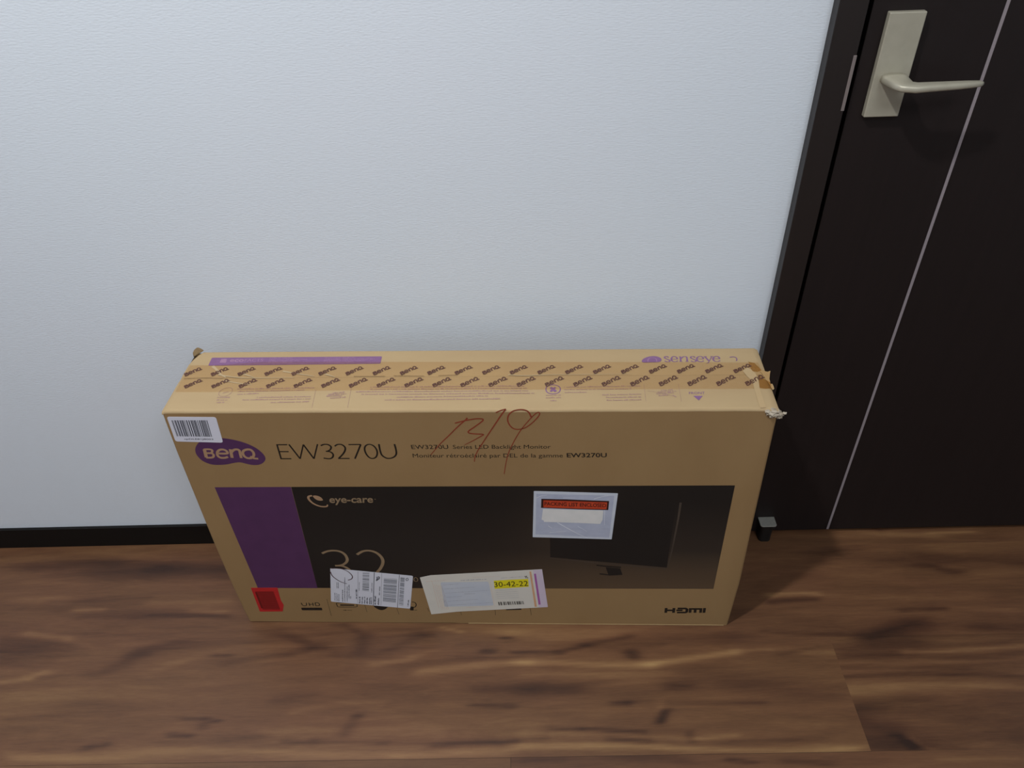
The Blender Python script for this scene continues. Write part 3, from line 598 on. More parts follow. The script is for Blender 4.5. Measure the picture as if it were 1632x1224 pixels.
# picture panel: dark photo of the monitor, and the purple block beside it
def lerp3(a, b, t): return tuple(x+(y-x)*t for x, y in zip(a, b))
PANEL = [(0.1603,0.3719),(0.8614,0.3755),(0.863,0.1112),(0.1523,0.1074)]
def picture_panel():
    tl, tr, br, bl = [Vector(p) for p in PANEL]; nx, ny = 90, 36; me = bpy.data.meshes.new('picture_panel')
    vs = []; cols = []
    scr = [Vector(p) for p in [(0.5715,0.3448),(0.7768,0.3397),(0.7754,0.1699),(0.5727,0.198)]]
    for j in range(ny+1):
        for i in range(nx+1):
            u, v = i/nx, j/ny; p = tl.lerp(tr, u).lerp(bl.lerp(br, u), v); vs.append((p.x, -K, p.y))
            base = lin((30, 26, 24)); low = lin((92, 74, 56)); mid = lin((60, 50, 42))
            t = min(1, max(0, (u-.10)/.55))*min(1, max(0, (v-.15)/.85))
            c = lerp3(base, mid, min(1, t*1.2)); c = lerp3(c, low, max(0, (v-.62)/.38)**.8*min(1, max(0, (u-.30)/.35)))
            gl = math.exp(-(((u-.62)/.09)**2+((v-.42)/.42)**2)); c = lerp3(c, lin((66, 54, 44)), gl*.5)
            hz = math.exp(-(((u-.18)/.2)**2+((v-.55)/.22)**2)); c = lerp3(c, lin((38, 34, 32)), hz*.8)
            cols.append((*c, 1))
    fs = [(j*(nx+1)+i, (j+1)*(nx+1)+i, (j+1)*(nx+1)+i+1, j*(nx+1)+i+1) for j in range(ny) for i in range(nx)]
    me.from_pydata(vs, [], fs); ca = me.color_attributes.new('print', 'FLOAT_COLOR', 'POINT')
    ca.data.foreach_set('color', np.array(cols, dtype=np.float32).ravel())
    MAT['picture'] = vcol_mat('printed_picture', 0.6, 0.35)
    return link_mesh('picture_panel', me, MAT['picture'], root)
panel = picture_panel(); panel['label'] = 'dark printed picture panel'
Ink('F', K).poly([(0.0357,0.3711),(0.1599,0.3719),(0.1522,0.1068),(0.0423,0.1064)]).build('colour_block', 'ink_purple', label='dark purple printed block')
MAT['scr'] = mottled('printed_screen', (26, 23, 22), (32, 28, 26), (6, 6, 6), .6, .35)
MAT['scr_rim'] = mottled('printed_screen_rim', (80, 70, 61), (64, 55, 48), (12, 12, 12), .6, .35)
MAT['scr_glow'] = mottled('printed_glow', (74, 62, 50), (66, 54, 44), (12, 12, 12), .6, .35)
Ink('F', 2*K).poly([(0.5728,0.334),(0.7748,0.3361),(0.7753,0.1708),(0.5741,0.198)]).build('printed_screen', 'scr', panel, 'printed black monitor screen')
g = Ink('F', 3*K); g.stroke([(0.5735,0.1955),(0.6509,0.1839),(0.7756,0.1682)], .0020, False); g.stroke([(0.7816,0.3361),(0.7816,0.2938),(0.7794,0.2156),(0.7765,0.17)], .0040, True, w1=.0016)
g.build('printed_screen_rim', 'scr_rim', panel)
g = Ink('F', 3*K); g.poly([(0.67,0.1713),(0.6953,0.1685),(0.7004,0.1501),(0.6764,0.1477)]); g.stroke([(0.6538,0.1767),(0.6672,0.1743),(0.6965,0.1715)], .003, False); g.stroke([(0.6601,0.1528),(0.679,0.1495)], .003, False)
g.build('printed_stand', 'scr', panel)
g = Ink('F', 2*K)
g.stroke([(0.1902,0.3517),(0.1843,0.3495),(0.1834,0.3426),(0.189,0.3327),(0.1992,0.3261),(0.2094,0.3261),(0.2114,0.3305)], .0045, thin=.0030, w1=.002)
g.poly(catmull([(0.1913,0.351),(0.1978,0.3517),(0.204,0.3474),(0.2058,0.3408),(0.1993,0.3401),(0.1942,0.3437)], 4, True))
g.build('swoosh_mark', 'ink_kraft', panel)
g = Ink('F', 2*K); g.text('eye-care', *[(0.2156,0.3348),(0.2872,0.3355),(0.2171,0.3469)], off=.02, xh=True)
g.stroke([(0.2905,0.3433),(0.2928,0.3433)], .0012, False)
g.build('panel_lettering', 'ink_kraft2', panel)
g = Ink('F', 2*K)
g.stroke([(0.1791,0.2056),(0.1892,0.2115),(0.2008,0.2135),(0.2117,0.211),(0.2185,0.2033),(0.2207,0.1916),(0.2182,0.1827),(0.2113,0.1756),(0.2037,0.1726),(0.196,0.1721)], .0052, thin=.0042)
g.stroke([(0.1966,0.1721),(0.2074,0.1716),(0.2155,0.1666),(0.2206,0.1586),(0.2215,0.1484)], .0050, thin=.0040)
g.build('numeral', 'ink_kraft2', panel, 'large tan numeral 3')
g = Ink('F', 2*K)
g.stroke([(0.2397,0.2029),(0.2504,0.2113),(0.2608,0.2138),(0.2715,0.2104),(0.279,0.2017),(0.2827,0.19),(0.2809,0.1771),(0.2743,0.163),(0.2655,0.1508)], .0056, thin=.0042)
g.build('numeral', 'ink_kraft2', panel, 'large tan numeral 2')
g = Ink('F', 2*K)
g.stroke([(0.3353,0.1396),(0.3381,0.1353),(0.3372,0.1297),(0.3341,0.1282),(0.3314,0.1307),(0.3321,0.1369)], .0012, True, True)
g.build('small_ring_mark', 'ink_kraft2', panel)

# row of small icons under the panel
g = Ink('F', K)
g.stroke([(0.1132,0.0621),(0.1137,0.0557),(0.1167,0.0526),(0.1214,0.0545),(0.1227,0.0622)], .0016)
for a in ([(0.1273,0.0623),(0.1276,0.0527)], [(0.1348,0.0623),(0.1341,0.0528)], [(0.1275,0.0575),(0.1345,0.0576)], [(0.1392,0.0624),(0.1388,0.0528)]): g.stroke(a, .0016, False)
g.stroke([(0.1392,0.0624),(0.1446,0.0624),(0.1466,0.0577),(0.1447,0.0536),(0.1388,0.0528)], .0016)
g.rpoly([(0.1097,0.0467),(0.149,0.0472),(0.1486,0.0389),(0.1098,0.0385)], .002)
g.build('printed_icon', 'ink_black', label='black letters UHD over a small bar')
g = Ink('F', K)
g.stroke([(0.182,0.0624),(0.215,0.0622),(0.2163,0.0568),(0.2131,0.0503),(0.1827,0.0499),(0.1793,0.0552)], .0014, True, True)
g.rpoly([(0.1848,0.0576),(0.2114,0.0574),(0.2111,0.0536),(0.1849,0.0538)], .001)
g.micro(*[(0.1881,0.0389),(0.2041,0.0391)], .0016, 5)
g.build('printed_icon', 'ink_black', label='black rounded connector icon')
g = Ink('F', K)
g.poly(catmull([(0.249,0.0548),(0.2502,0.0476),(0.2579,0.0412),(0.2653,0.0422),(0.2727,0.0495),(0.2735,0.055)], 4, True))
g.build('printed_icon', 'ink_black', label='black round icon half under the shipping label')
g = Ink('F', K)
g.stroke([(0.3199,0.0667),(0.3254,0.0651),(0.3272,0.058),(0.3238,0.0508),(0.3178,0.0483)], .0018)
g.poly([(0.3148,0.0531),(0.3218,0.052),(0.3205,0.0404),(0.314,0.0404)])
g.micro(*[(0.322,0.0409),(0.3271,0.041)], .0022, 9)
g.build('printed_icon', 'ink_black', label='black looped icon beside the shipping label')
g = Ink('F', K)
for a in ([(0.1633,0.074),(0.1624,0.021)], [(0.2309,0.0581),(0.2323,0.0341)], [(0.2896,0.0468),(0.2916,0.0275)], [(0.3469,0.0484),(0.3491,0.0374)], [(0.4083,0.0381),(0.4086,0.0269)], [(0.4722,0.0443),(0.4723,0.0277)], [(0.5372,0.0506),(0.5389,0.0285)]): g.stroke(a, .0006, False)
g.build('icon_dividers', 'ink_black', label='thin lines between the icons')
g = Ink('F', K)
g.poly([(0.4912,0.0487),(0.5206,0.0504),(0.5212,0.0449),(0.4934,0.0432)])
g.build('printed_icon', 'ink_black', label='black icon peeking out under the waybill')
g = Ink('F', K); w_ = .0050
for a in ([(0.7854,0.0533),(0.7859,0.0385)], [(0.7855,0.0462),(0.8,0.0463)], [(0.7995,0.0534),(0.7999,0.0387)],
          [(0.8061,0.0521),(0.8205,0.0522),(0.8236,0.0494),(0.8234,0.0414),(0.8213,0.0399),(0.8062,0.0397)], [(0.8044,0.0464),(0.8156,0.0465)],
          [(0.8298,0.0391),(0.8293,0.0509),(0.8484,0.0511),(0.849,0.0393)], [(0.8382,0.051),(0.839,0.0392)], [(0.8547,0.054),(0.8552,0.0394)]):
    g.stroke(a, w_, False)
g.build('port_lettering', 'ink_black', label='bold black port lettering')

# white barcode sticker in the top left corner
bs = Ink('F', 3*K).slab([(0.0053,0.5222),(0.0793,0.521),(0.0762,0.4693),(0.0031,0.4721)], .0003, .004).build('barcode_sticker', 'label', label='white barcode sticker near the top left corner')
def quad_lerp(q, a0, a1, b0, b1):
    tl, tr, br, bl = [Vector(v) for v in q]
    f = lambda a, b: tuple(tl.lerp(tr, a).lerp(bl.lerp(br, a), b))
    return [f(a0, b0), f(a1, b0), f(a1, b1), f(a0, b1)]
g = Ink('F', 4*K).bars([(0.0101,0.5153),(0.0651,0.5151),(0.063,0.4817),(0.0087,0.4829)], 27, 3); g.build('barcode', 'ink_navy', bs)
Ink('F', 4*K).text('cpDLE81J8003', *[(0.018,0.4759),(0.0628,0.4751),(0.0183,0.479)], off=.01).build('printed_code', 'ink_navy', bs)
# red sticker at the bottom left
rs = Ink('F', 3*K).slab([(0.0295,0.1067),(0.0786,0.1076),(0.0765,0.0698),(0.0788,0.0548),(0.0724,0.0347),(0.0286,0.0336)], .0003, .0015).build('red_sticker', 'red', label='small red sticker at the lower left corner')
Ink('F', 4*K).poly([(0.0346,0.0962),(0.0691,0.0965),(0.0691,0.0406),(0.0361,0.0403)]).build('inner_print', 'red_dark', rs)
g = Ink('F', 5*K)
for k in range(9): g.stroke(quad_lerp([(0.0418,0.0941),(0.0676,0.0944),(0.0676,0.0428),(0.0399,0.0425)], 0, 1, k/9, k/9+.01)[:2], .0009, False)
g.stroke([(0.0359,0.0937),(0.0358,0.0446)], .0035, False)
g.build('fine_lines', 'red_line', rs)
# shipping label, printed sideways
SL = [(0.1862,0.1654),(0.3309,0.1441),(0.3146,0.0459),(0.1697,0.0666)]
sl = Ink('F', 3*K).slab(SL, .0003, .003).build('shipping_label', 'label2', label='white shipping label with sideways barcodes')
g = Ink('F', 4*K)
g.bars([(0.2421,0.153),(0.2539,0.1523),(0.245,0.0972),(0.2332,0.0992)], 24, 5, horiz=True)
g.build('barcode', 'grey_ink', sl)
g = Ink('F', 4*K)
g.bars([(0.2778,0.1375),(0.3013,0.135),(0.2899,0.0628),(0.2662,0.0669)], 30, 6, horiz=True)
g.build('barcode', 'grey_ink', sl)
g = Ink('F', 4*K)
g.bars([(0.308,0.1398),(0.3153,0.1388),(0.3024,0.0529),(0.2944,0.0562)], 30, 7, horiz=True)
g.build('barcode', 'grey_ink', sl)
g = Ink('F', 4*K)
g.stroke([(0.2629,0.1538),(0.2469,0.0557)], .0012, False); g.stroke([(0.3068,0.147),(0.2913,0.0495)], .0009, False)
g.stroke([(0.2762,0.1519),(0.2613,0.0558)], .0004, False); g.stroke([(0.2343,0.1566),(0.2188,0.062)], .0004, False)
for k, (x, y0, y1, hgt) in enumerate(((205, 730, 860, .0012), (225, 740, 862, .0012), (245, 750, 860, .0012), (262, 755, 860, .0012), (235, 590, 670, .0014), (255, 590, 670, .0014),
      (315, 690, 860, .0018), (345, 520, 860, .0014), (378, 640, 860, .0014), (405, 620, 810, .0016), (428, 780, 815, .0018), (512, 680, 815, .0026), (545, 580, 700, .0010), (722, 590, 720, .0014),
      (560, 785, 885, .0026), (595, 785, 890, .0024), (630, 785, 892, .0026), (665, 790, 895, .0024), (700, 795, 898, .0026), (722, 795, 900, .0024),
      (832, 640, 760, .0022), (780, 770, 905, .0034), (825, 800, 905, .0026))):

    # sideways lines: positions inside the label as fractions
    u = (x-143)/1130; v0 = (y0-400-u*90)/460; v1 = (y1-400-u*90)/460
    q = quad_lerp(SL, u, u+.01, max(v0, .04), min(v1, .97)); g.micro(q[3], q[0], hgt, k)
g.stroke([(0.2647,0.1405),(0.2663,0.1384),(0.2644,0.1322),(0.2685,0.1353),(0.2699,0.1405),(0.2674,0.1415)], .0022); g.stroke([(0.2628,0.1297),(0.2655,0.1322)], .0022)
g.stroke([(0.3175,0.1358),(0.3206,0.1378),(0.3207,0.1323),(0.3176,0.1306)], .0012, True, True)
g.micro(*[(0.3118,0.053),(0.3157,0.073)], .002, 41)
g.build('lettering', 'label_grey', sl)
g = Ink('F', 4.6*K)
g.stroke([(0.187,0.1644),(0.1973,0.1649),(0.2084,0.1625),(0.2173,0.1545),(0.2219,0.1432),(0.2193,0.1349),(0.2124,0.1314)], .0014, w1=.0018)
g.stroke([(0.1847,0.1552),(0.1859,0.144),(0.1918,0.1337),(0.1995,0.1254),(0.2085,0.1209)], .0018, w1=.0014)
g.build('pen_loop', 'marker', sl, 'dark looping pen mark')
# courier waybill
WB = [(0.3426,0.1396),(0.5598,0.1646),(0.5698,0.0539),(0.3524,0.0288)]
wb = Ink('F', 3*K).slab([(0.3426,0.1396),(0.3622,0.1461),(0.5598,0.1646),(0.5698,0.0539),(0.4036,0.038),(0.3524,0.0288)], .0005, .0012).build('waybill', 'waybill', label='cream courier slip with a yellow number strip')
Ink('F', 4*K).rpoly([(0.3785,0.1264),(0.4642,0.1292),(0.4704,0.058),(0.3794,0.0529)], .003).build('address_pocket', 'waybill_blue', wb)
g = Ink('F', 4*K); g.poly([(0.544,0.1625),(0.5597,0.1643),(0.5697,0.0542),(0.5534,0.0529)]); g.build('side_strip', 'lilac_paper', wb)
g = Ink('F', 4*K); g.poly([(0.5375,0.1582),(0.5407,0.1585),(0.5496,0.0548),(0.5457,0.0545)]); g.build('orange_line', 'orange', wb)
g = Ink('F', 5*K); g.poly([(0.5455,0.1521),(0.5489,0.1526),(0.5566,0.0622),(0.5527,0.0614)]); g.build('violet_line', 'violet', wb)
ys_ = Ink('F', 4*K).poly([(0.4737,0.1318),(0.5053,0.1351),(0.5351,0.1374),(0.5358,0.1149),(0.5045,0.111),(0.4746,0.1081)]).build('number_strip', 'yellow', wb, 'bright yellow strip')
Ink('F', 5*K).text('30-42-22', *[(0.4742,0.1133),(0.5348,0.1175),(0.4736,0.1287)]).build('strip_number', 'ink_black', wb)
g = Ink('F', 5*K); g.text('YL', *[(0.5292,0.1394),(0.5355,0.1402),(0.5281,0.1457)], off=.04)
g.bars([(0.479,0.069),(0.5267,0.0721),(0.528,0.0627),(0.4798,0.0587)], 22, 11); g.build('barcode', 'ink_black', wb)
g = Ink('F', 4*K)
for k in range(5): u = .105+k*.014; q = quad_lerp(WB, u, u+.01, .2+k*.01, .88); g.micro(q[3], q[0], .0012, 60+k)
g.micro(*[(0.3533,0.1277),(0.3901,0.1321)], .0020, 71); g.micro(*[(0.421,0.0504),(0.4637,0.0547)], .0012, 72); g.micro(*[(0.438,0.1404),(0.4853,0.1446)], .0012, 73)
g.stroke([(0.3631,0.1309),(0.3683,0.0487)], .0008, False); g.stroke([(0.4673,0.1287),(0.4716,0.0567)], .0006, False)
g.build('fine_print', 'orange_pale', wb)
g = Ink('F', 5*K)
g.micro(*[(0.415,0.1313),(0.4613,0.1353)], .0022, 81)
for k in range(6): q = quad_lerp(WB, .17, .30+.25*((k*7) % 3)/2, .22+k*.11, .23+k*.11); g.micro(q[3], q[2], .0010, 84+k)
g.micro(*[(0.4189,0.0918),(0.4383,0.0936)], .0014, 92); g.micro(*[(0.4874,0.139),(0.5266,0.1434)], .0012, 93)
for k in range(5): g.stroke(quad_lerp([(0.4756,0.1034),(0.5155,0.1077),(0.518,0.0774),(0.4775,0.073)], 0, 1, k/5, k/5+.01)[:2], .0004, False)
g.build('form_print', 'grey_light', wb)
# packing list pouch
pp = Ink('F', 3*K).slab([(0.548,0.3626),(0.681,0.3574),(0.6766,0.2456),(0.5446,0.2506)], .0005, .001).build('packing_pouch', 'pouch_edge', label='clear plastic packing list pouch')
MAT['pouch_line'] = mottled('pouch_crease', (236, 240, 248), (226, 232, 244), (50, 50, 50), .3, .6)
Ink('F', 4*K).poly([(0.5519,0.3566),(0.6754,0.3521),(0.6723,0.25),(0.5494,0.2581)]).build('pouch_window', 'pouch', pp)
g = Ink('F', 5*K)
for a, wv in (([(0.5857,0.2878),(0.6031,0.2732),(0.6207,0.2593),(0.6373,0.2488)], .0014), ([(0.552,0.3467),(0.5604,0.352),(0.5687,0.3535)], .001), ([(0.6437,0.3445),(0.6559,0.3498),(0.6712,0.3536)], .0012),
              ([(0.5729,0.2632),(0.5859,0.2641),(0.601,0.2666)], .0009), ([(0.5707,0.2797),(0.5772,0.2731)], .0010), ([(0.6192,0.2782),(0.628,0.2717),(0.6346,0.2651)], .0008), ([(0.6619,0.3198),(0.663,0.2816)], .0008), ([(0.5947,0.3467),(0.6135,0.3468)], .0007)):
    g.stroke(a, wv, w1=wv*.5)
g.build('crease', 'pouch_line', pp)
Ink('F', 5*K).poly([(0.5623,0.3209),(0.6599,0.3175),(0.6593,0.2945),(0.656,0.2845),(0.62,0.2871),(0.5637,0.2894),(0.5632,0.2929),(0.5598,0.295)]).build('folded_paper', 'white_paper', pp, 'blank white folded paper')
Ink('F', 6*K).poly([(0.5598,0.345),(0.6,0.3437),(0.6679,0.3399),(0.6675,0.3186),(0.6214,0.3201),(0.5592,0.3237)]).build('banner_frame', 'banner_black', pp)
Ink('F', 7*K).poly([(0.5632,0.3417),(0.6,0.3399),(0.665,0.3369),(0.6645,0.3206),(0.6213,0.3219),(0.5629,0.3249)]).build('banner', 'banner', pp, 'orange red banner')
Ink('F', 8*K).text('PACKING LIST ENCLOSED', *[(0.5647,0.3296),(0.6634,0.3254),(0.5647,0.3383)], off=.012).build('banner_lettering', 'banner_black', pp)

# -------- top of the box
eb = Ink('T', K).rpoly([(0.0329,0.1304),(0.308,0.1308),(0.3085,0.1116),(0.0337,0.1093)], .002).build('printed_bar', 'ink_purple_top', label='purple printed bar on the rear flap')
g = Ink('T', 2*K)
g.text('eco', *[(0.0653,0.1186),(0.0879,0.1189),(0.0638,0.1289)], off=.03, xh=False); g.text('FACTS', *[(0.089,0.1192),(0.1187,0.1195),(0.0882,0.1268)])
g.rpoly([(0.0493,0.1267),(0.0587,0.1266),(0.0601,0.1166),(0.0496,0.1167)], .002)
for k in range(4): q = quad_lerp([(0.1269,0.1288),(0.1882,0.1289),(0.1917,0.114),(0.1291,0.1141)], .0, .6+.4*((k*5) % 3)/2, k/4, k/4+.1); g.micro(q[3], q[2], .0014, 100+k)
for k in range(4): q = quad_lerp([(0.2161,0.1289),(0.2977,0.1286),(0.2984,0.1134),(0.2167,0.1137)], .0, .6+.4*((k*5) % 3)/2, k/4, k/4+.1); g.micro(q[3], q[2], .0014, 110+k)
g.build('bar_lettering', 'ink_pale', eb)
g = Ink('T', K)
# rounded eye mark and word mark
g.poly(catmull([(0.7166,0.1135),(0.7199,0.1197),(0.7268,0.1244),(0.7357,0.1265),(0.743,0.1248),(0.7473,0.1202),(0.747,0.1149),(0.7425,0.1111),(0.7307,0.1105),(0.72,0.1099)], 4, True))
g.build('eye_mark', 'ink_purple_top', label='purple printed eye mark')
g = Ink('T', 2*K); g.stroke([(0.7261,0.112),(0.727,0.1178),(0.7309,0.1219),(0.7362,0.1218),(0.7396,0.1185),(0.7396,0.1123)], .0012); g.build('eye_mark_outline', 'ink_pale')
g = Ink('T', K); TK, TN = .0025, .0010
def S_(x): return [(x+62, 128), (x+35, 118), (x+8, 130), (x+18, 152), (x+60, 168), (x+72, 185), (x+45, 202), (x+2, 190)]
for pts in ([(0.7593,0.1228),(0.757,0.1255),(0.7537,0.1245),(0.7531,0.1216),(0.7571,0.118),(0.76,0.1151),(0.7591,0.1123),(0.7553,0.1116),(0.7522,0.1141)],
            [(0.7636,0.1186),(0.7717,0.1189),(0.7712,0.1232),(0.7677,0.1254),(0.7642,0.1227),(0.7627,0.1179),(0.764,0.1133),(0.768,0.1117),(0.7726,0.1139)],
            [(0.7999,0.1223),(0.7976,0.125),(0.794,0.124),(0.7934,0.1211),(0.7973,0.1175),(0.8001,0.1147),(0.7991,0.1119),(0.7955,0.1112),(0.7923,0.1137)],
            [(0.803,0.1185),(0.8116,0.1188),(0.8114,0.1231),(0.8078,0.1251),(0.8036,0.1223),(0.8018,0.1175),(0.8032,0.1129),(0.8077,0.1112),(0.8118,0.1135)],
            [(0.828,0.1186),(0.8366,0.1189),(0.8362,0.1231),(0.8328,0.125),(0.8286,0.1222),(0.8269,0.1176),(0.8281,0.113),(0.8326,0.1115),(0.8373,0.1139)],
            [(0.7782,0.1199),(0.782,0.1243),(0.7858,0.1248),(0.7873,0.1216),(0.7864,0.1124)]):
    g.stroke(pts, TK, True, thin=TN)
for pts in ([(0.7775,0.1245),(0.7766,0.1123)], [(0.8154,0.1241),(0.8195,0.1138)]): g.stroke(pts, TK, False)
g.stroke([(0.8261,0.1243),(0.8217,0.1158),(0.8177,0.108)], TN*1.3, False)
for a in ([(0.7739,0.1121),(0.7792,0.1121)], [(0.7835,0.112),(0.7888,0.112)], [(0.7751,0.1246),(0.7785,0.1245)], [(0.8136,0.1245),(0.8184,0.1244)], [(0.8237,0.1247),(0.8285,0.1247)], [(0.815,0.1075),(0.8188,0.1081)]): g.stroke(a, TN, False)
g.stroke([(0.8531,0.1222),(0.8591,0.1232),(0.8629,0.1207),(0.8631,0.1163),(0.8614,0.1128)], .0016)
g.build('word_mark', 'ink_purple_top', label='purple printed word on the rear flap')
g = Ink('T', K)
LINES = [
 [(0.099,0.0495),(0.2172,0.0516)], [(0.1018,0.0435),(0.203,0.0464)], [(0.1029,0.0369),(0.135,0.0388)], [(0.1349,0.0293),(0.2163,0.0309)], [(0.1146,0.0236),(0.2175,0.0258)], [(0.1591,0.0175),(0.2162,0.0193)],
 [(0.0745,0.0297),(0.0937,0.0296)], [(0.0755,0.0239),(0.0917,0.0238)], [(0.0774,0.0181),(0.0888,0.018)],
 [(0.3025,0.0524),(0.535,0.0534)], [(0.3034,0.0471),(0.5397,0.0482)], [(0.2825,0.0414),(0.5417,0.0422)], [(0.2921,0.0354),(0.5511,0.0363)], [(0.3461,0.0285),(0.4824,0.0303)], [(0.3293,0.0221),(0.5003,0.0237)],
 [(0.595,0.0499),(0.7089,0.0519)], [(0.5949,0.044),(0.6943,0.0454)], [(0.5957,0.0374),(0.6281,0.0379)], [(0.6508,0.0312),(0.7079,0.033)], [(0.656,0.0255),(0.7073,0.0265)], [(0.6565,0.0191),(0.7066,0.0201)],
 [(0.5678,0.0311),(0.59,0.0317)], [(0.5677,0.0254),(0.5899,0.0259)], [(0.5741,0.0189),(0.5833,0.0189)]]
for k, (a, b) in enumerate(LINES): g.micro(a, b, .0028, 200+k, .8)
for a in ([(0.2203,0.0485),(0.2239,0.0064)], [(0.2737,0.0526),(0.2771,0.0061)], [(0.7141,0.0578),(0.7131,0.0172)], [(0.7652,0.0574),(0.7642,0.0169)]): g.stroke(a, .0005, False)
# two little hands, a boxed blade
for k, (a, b) in enumerate(([(0.2478,0.0387),(0.2655,0.0408)], [(0.2419,0.0351),(0.2691,0.0371)], [(0.2399,0.0314),(0.2633,0.0327)], [(0.2465,0.027),(0.2697,0.029)],
      [(0.7381,0.0407),(0.755,0.0427)], [(0.7322,0.0371),(0.76,0.0391)], [(0.73,0.0335),(0.7558,0.0355)], [(0.7331,0.0292),(0.7479,0.0305)])): g.micro(a, b, .0030, 300+k, 1.2)
g.stroke([(0.718,0.0416),(0.734,0.0371),(0.7567,0.0283)], .0006); g.stroke([(0.7534,0.0312),(0.7583,0.0268)], .0022, False)
g.stroke([(0.0892,0.0529),(0.0927,0.0436),(0.0873,0.0346),(0.0782,0.0338),(0.0734,0.0411),(0.0755,0.0493),(0.0824,0.0538)], .0009, True, True)
g.stroke([(0.0797,0.0401),(0.0809,0.0419),(0.0877,0.0446)], .0011, True)
g.build('handling_notes', 'ink_lilac', label='rows of small faint purple print')
g = Ink('T', K)
g.stroke([(0.5786,0.0567),(0.5869,0.0533),(0.5893,0.0466),(0.5866,0.0386),(0.5783,0.0354),(0.5701,0.0387),(0.5679,0.0468),(0.5705,0.0535)], .0016, True, True)
g.stroke([(0.5748,0.0509),(0.5827,0.0407)], .0045, False); g.stroke([(0.5819,0.0508),(0.5747,0.0408)], .0036, False)
g.build('crossed_circle_print', 'ink_purple_top', label='purple printed circle with a cross')
g = Ink('T', K)
g.poly([(0.7831,0.0294),(0.7969,0.0293),(0.7895,0.0188)])
g.text('FRONT', *[(0.7775,0.0332),(0.8008,0.0333),(0.7779,0.0386)])
g.build('front_arrow_print', 'ink_purple_top', label='purple printed arrow under the word FRONT')
# tape
g = Ink('T', 2.6*K)
tp = [(0.0035,0.0764),(0.0041,0.1106),(0.0468,0.1102),(0.1201,0.1184),(0.3014,0.1164),(0.5975,0.1131),(0.7907,0.1102),(0.8936,0.1083),(0.8955,0.0887),(0.9075,0.0878),(0.9004,0.0614),(0.9026,0.0562),(0.9031,0.0444),(0.8544,0.0448),(0.5958,0.0452),(0.313,0.0463),(0.064,0.0438),(0.0046,0.0443)]
# laid out as strips so that it follows the lid
tape = g.poly(tp).build('packing_tape', 'tape', label='tan printed packing tape along the lid seam')
g = Ink('T', 3.4*K)
def tape_word(g, o, ux, uy):
    o = Vector(o); ux = Vector(ux); uy = Vector(uy)
    m = lambda pts: [tuple(o+ux*a+uy*b) for a, b in pts]
    t = .0023
    g.stroke(m([(.03, 0), (.03, 1)]), t, False); g.stroke(m([(.03, .95), (.15, .95), (.18, .75), (.03, .55)]), t*.8, n=3); g.stroke(m([(.03, .52), (.19, .45), (.2, .1), (.03, .05)]), t*.8, n=3)
    g.stroke(m([(.29, .48), (.44, .5), (.40, .88), (.29, .82), (.26, .35), (.33, .05), (.45, .12)]), t*.8, n=3)
    g.stroke(m([(.53, 0), (.53, .92)]), t, False); g.stroke(m([(.53, .7), (.62, .92), (.68, .75), (.69, 0)]), t*.8, n=3)
    g.stroke(m([(.85, .95), (.93, .7), (.93, .2), (.85, .03), (.77, .2), (.77, .7)]), t*.85, True, True, n=3); g.stroke(m([(.86, .25), (.94, 0), (1.02, 0)]), t*.8, False)
r1 = [(0.0177,0.0525),(0.0378,0.0706),(0.0132,0.0586),(0.8653,0.0513),(0.895,0.0715),(0.8637,0.0595)]
for k in range(21):
    t_ = k/20; a = Vector(r1[0]).lerp(Vector(r1[3]), t_); e = Vector(r1[1]).lerp(Vector(r1[4]), t_); u_ = (Vector(r1[2])-Vector(r1[0])).lerp(Vector(r1[5])-Vector(r1[3]), t_)
    tape_word(g, a, (e-a), u_)
r2 = [(0.0067,0.0826),(0.0271,0.0999),(0.0021,0.089),(0.8538,0.0822),(0.8814,0.0997),(0.8523,0.0891)]
for k in range(21):
    t_ = k/20; a = Vector(r2[0]).lerp(Vector(r2[3]), t_); e = Vector(r2[1]).lerp(Vector(r2[4]), t_); u_ = (Vector(r2[2])-Vector(r2[0])).lerp(Vector(r2[5])-Vector(r2[3]), t_)
    tape_word(g, a, (e-a), u_)
g.build('tape_lettering', 'ink_brown', tape, 'slanted dark brown lettering')
# doubled tape at the right end, and the clear band
g = Ink('T', 3.0*K)
g.poly([(0.8792,0.1107),(0.8877,0.1069),(0.8924,0.0961),(0.8945,0.0881),(0.8879,0.0852),(0.8806,0.0865),(0.8793,0.098)])
g.poly([(0.8877,0.0785),(0.8911,0.0707),(0.9013,0.0595),(0.8993,0.0461),(0.8896,0.0445),(0.8828,0.047),(0.8849,0.0613)])
g.build('tape_overlap', 'tape_double', tape, 'darker doubled tape')
MAT['band'] = mottled('pale_tape_band', (192, 166, 126), (186, 160, 120), (20, 20, 20), .5, .4)
MAT['tape_glint'] = mottled('lifted_tape_crease', (190, 168, 132), (182, 160, 122), (20, 20, 20), .45, .5)
g = Ink('T', 2.9*K)
g.poly([(0.8663,0.0875),(0.8741,0.0963),(0.8794,0.0909),(0.884,0.0821),(0.8853,0.0682),(0.8826,0.0462),(0.8821,0.0025),(0.8739,0.0013),(0.8739,0.0249),(0.8745,0.0446),(0.8759,0.0614),(0.8698,0.0752)])
g.build('paper_band', 'band', label='pale strip of tape across the lid')  # clear tape, its reflection painted as a paler tan
g = Ink('T', 2.9*K)
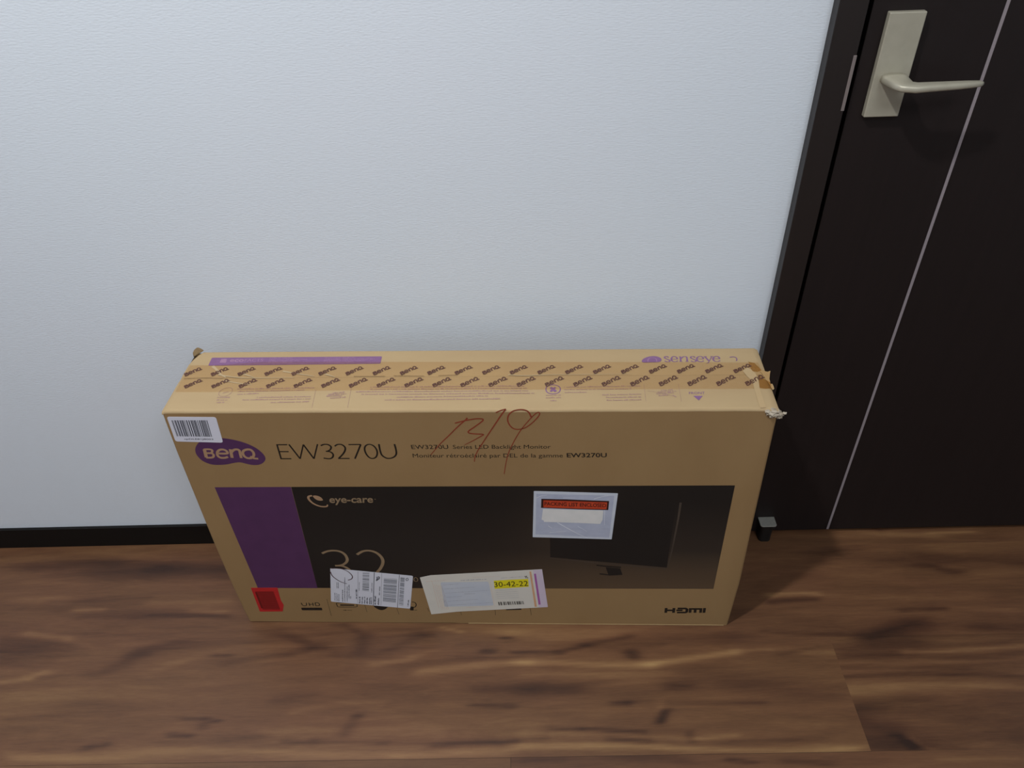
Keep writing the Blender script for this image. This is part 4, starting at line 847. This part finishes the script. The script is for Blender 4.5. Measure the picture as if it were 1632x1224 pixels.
for a, wv in (([(0.0414,0.1078),(0.0492,0.1006),(0.0606,0.0877),(0.0724,0.0784)], .0050), ([(0.0577,0.0858),(0.0953,0.0782),(0.1306,0.0773),(0.1794,0.0779)], .0022), ([(0.1578,0.0938),(0.1804,0.0879),(0.2101,0.0807)], .0030), ([(0.0978,0.0874),(0.1162,0.0788)], .0030),
              ([(0.2264,0.0861),(0.2437,0.0784)], .0030), ([(0.5105,0.0815),(0.534,0.0794),(0.5692,0.081),(0.6278,0.0813),(0.6977,0.0816)], .0016), ([(0.0713,0.071),(0.0997,0.0639),(0.1179,0.061)], .0025)):
    g.stroke(a, wv, w1=wv*.3)
g.build('tape_crease', 'tape_glint', tape, 'pale creases in the tape')
g = Ink('T', 3.1*K)
for a in ([(0.0069,0.0765),(0.0201,0.0777),(0.0425,0.0784),(0.0685,0.0768)], [(0.3339,0.081),(0.3816,0.0799)], [(0.2719,0.08),(0.3209,0.0799)], [(0.4029,0.0807),(0.4336,0.0823)]): g.stroke(a, .0008)
MAT['seam'] = mottled('seam_ink', (124, 98, 66), (134, 108, 74), (60, 60, 60), .8, .2)
g.build('tape_ridge', 'seam', tape)

# curled, torn corner at the back left
def curl():
    bm = bmesh.new()
    p = [Vector(q) for q in [(0.0025,0.132),(0.013,0.1493)]]
    nu, nv = 14, 10; rows = []
    for j in range(nv+1):
        v = j/nv; row = []
        for i in range(nu+1):
            u = i/nu; base = p[0].lerp(p[1], u)
            ht = (0.0140*math.sin(math.pi*min(1, .16+u*.84))**.7)*(1-.35*max(0, u-.5)*2)
            ang = v*.75
            out = Vector((-.35, 1)).normalized()
            off = 0.75*ht*math.sin(ang)*1.0; zz = ht*math.sin(v*1.3)*.62
            wob = .0008*noise.noise(Vector((u*4, v*4, 5)))
            row.append(bm.verts.new((base.x+out.x*off, base.y+out.y*off, H+.0005+zz+wob*v)))
        rows.append(row)
    for r0, r1_ in zip(rows, rows[1:]):
        for i in range(nu): bm.faces.new((r0[i], r0[i+1], r1_[i+1], r1_[i]))
    bmesh.ops.solidify(bm, geom=list(bm.faces), thickness=0.0012)
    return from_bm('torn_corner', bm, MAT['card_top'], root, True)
curl()['label'] = 'curled torn cardboard corner at the back left'
# crumpled torn paper at the front right corner
def crumple():
    bm = bmesh.new()
    def lump(c, s, seed, sub=4, amp=.55):
        vs = bmesh.ops.create_icosphere(bm, subdivisions=sub, radius=1)['verts']
        for v in vs:
            d = v.co.normalized(); nn = noise.fractal(d*2.6+Vector((seed, 0, 0)), .9, 2.0, 3)
            rdg = abs(noise.noise(d*3.3+Vector((0, seed, 0))))
            r = 1+amp*nn-.7*rdg+.1
            v.co = Vector((c[0]+d.x*s[0]*r, c[1]+d.y*s[1]*r, c[2]+d.z*s[2]*r))
    lump((W-.006, .001, H-.0085), (.0098, .0065, .0068), 3.0, 3)
    lump((W+.003, .003, H-.0145), (.0066, .0050, .0060), 8.0, 3)
    lump((W+.0105, .002, H-.0105), (.0030, .0022, .0020), 5.5, 2)
    lump((W-.0150, .000, H-.0045), (.0045, .0030, .0030), 1.5, 2)
    return from_bm('crumpled_corner', bm, MAT['crumple'], root)
crumple()['label'] = 'crumpled torn whitish paper at the front right corner'
# frayed end of the tape sticking out past the right edge
g = Ink('T', 2.2*K)
g.slab([(0.887,0.0962),(0.8911,0.0952),(0.8951,0.089),(0.899,0.0868),(0.9029,0.085),(0.9077,0.0875),(0.9048,0.0784),(0.9018,0.068),(0.9007,0.0558),(0.9033,0.0564),(0.9038,0.051),(0.9035,0.0444),(0.9008,0.0424),(0.8997,0.0477),(0.8975,0.0612),(0.8936,0.082)], .0006, .0006)
g.build('frayed_tape', 'band', label='frayed tape end sticking out on the right')
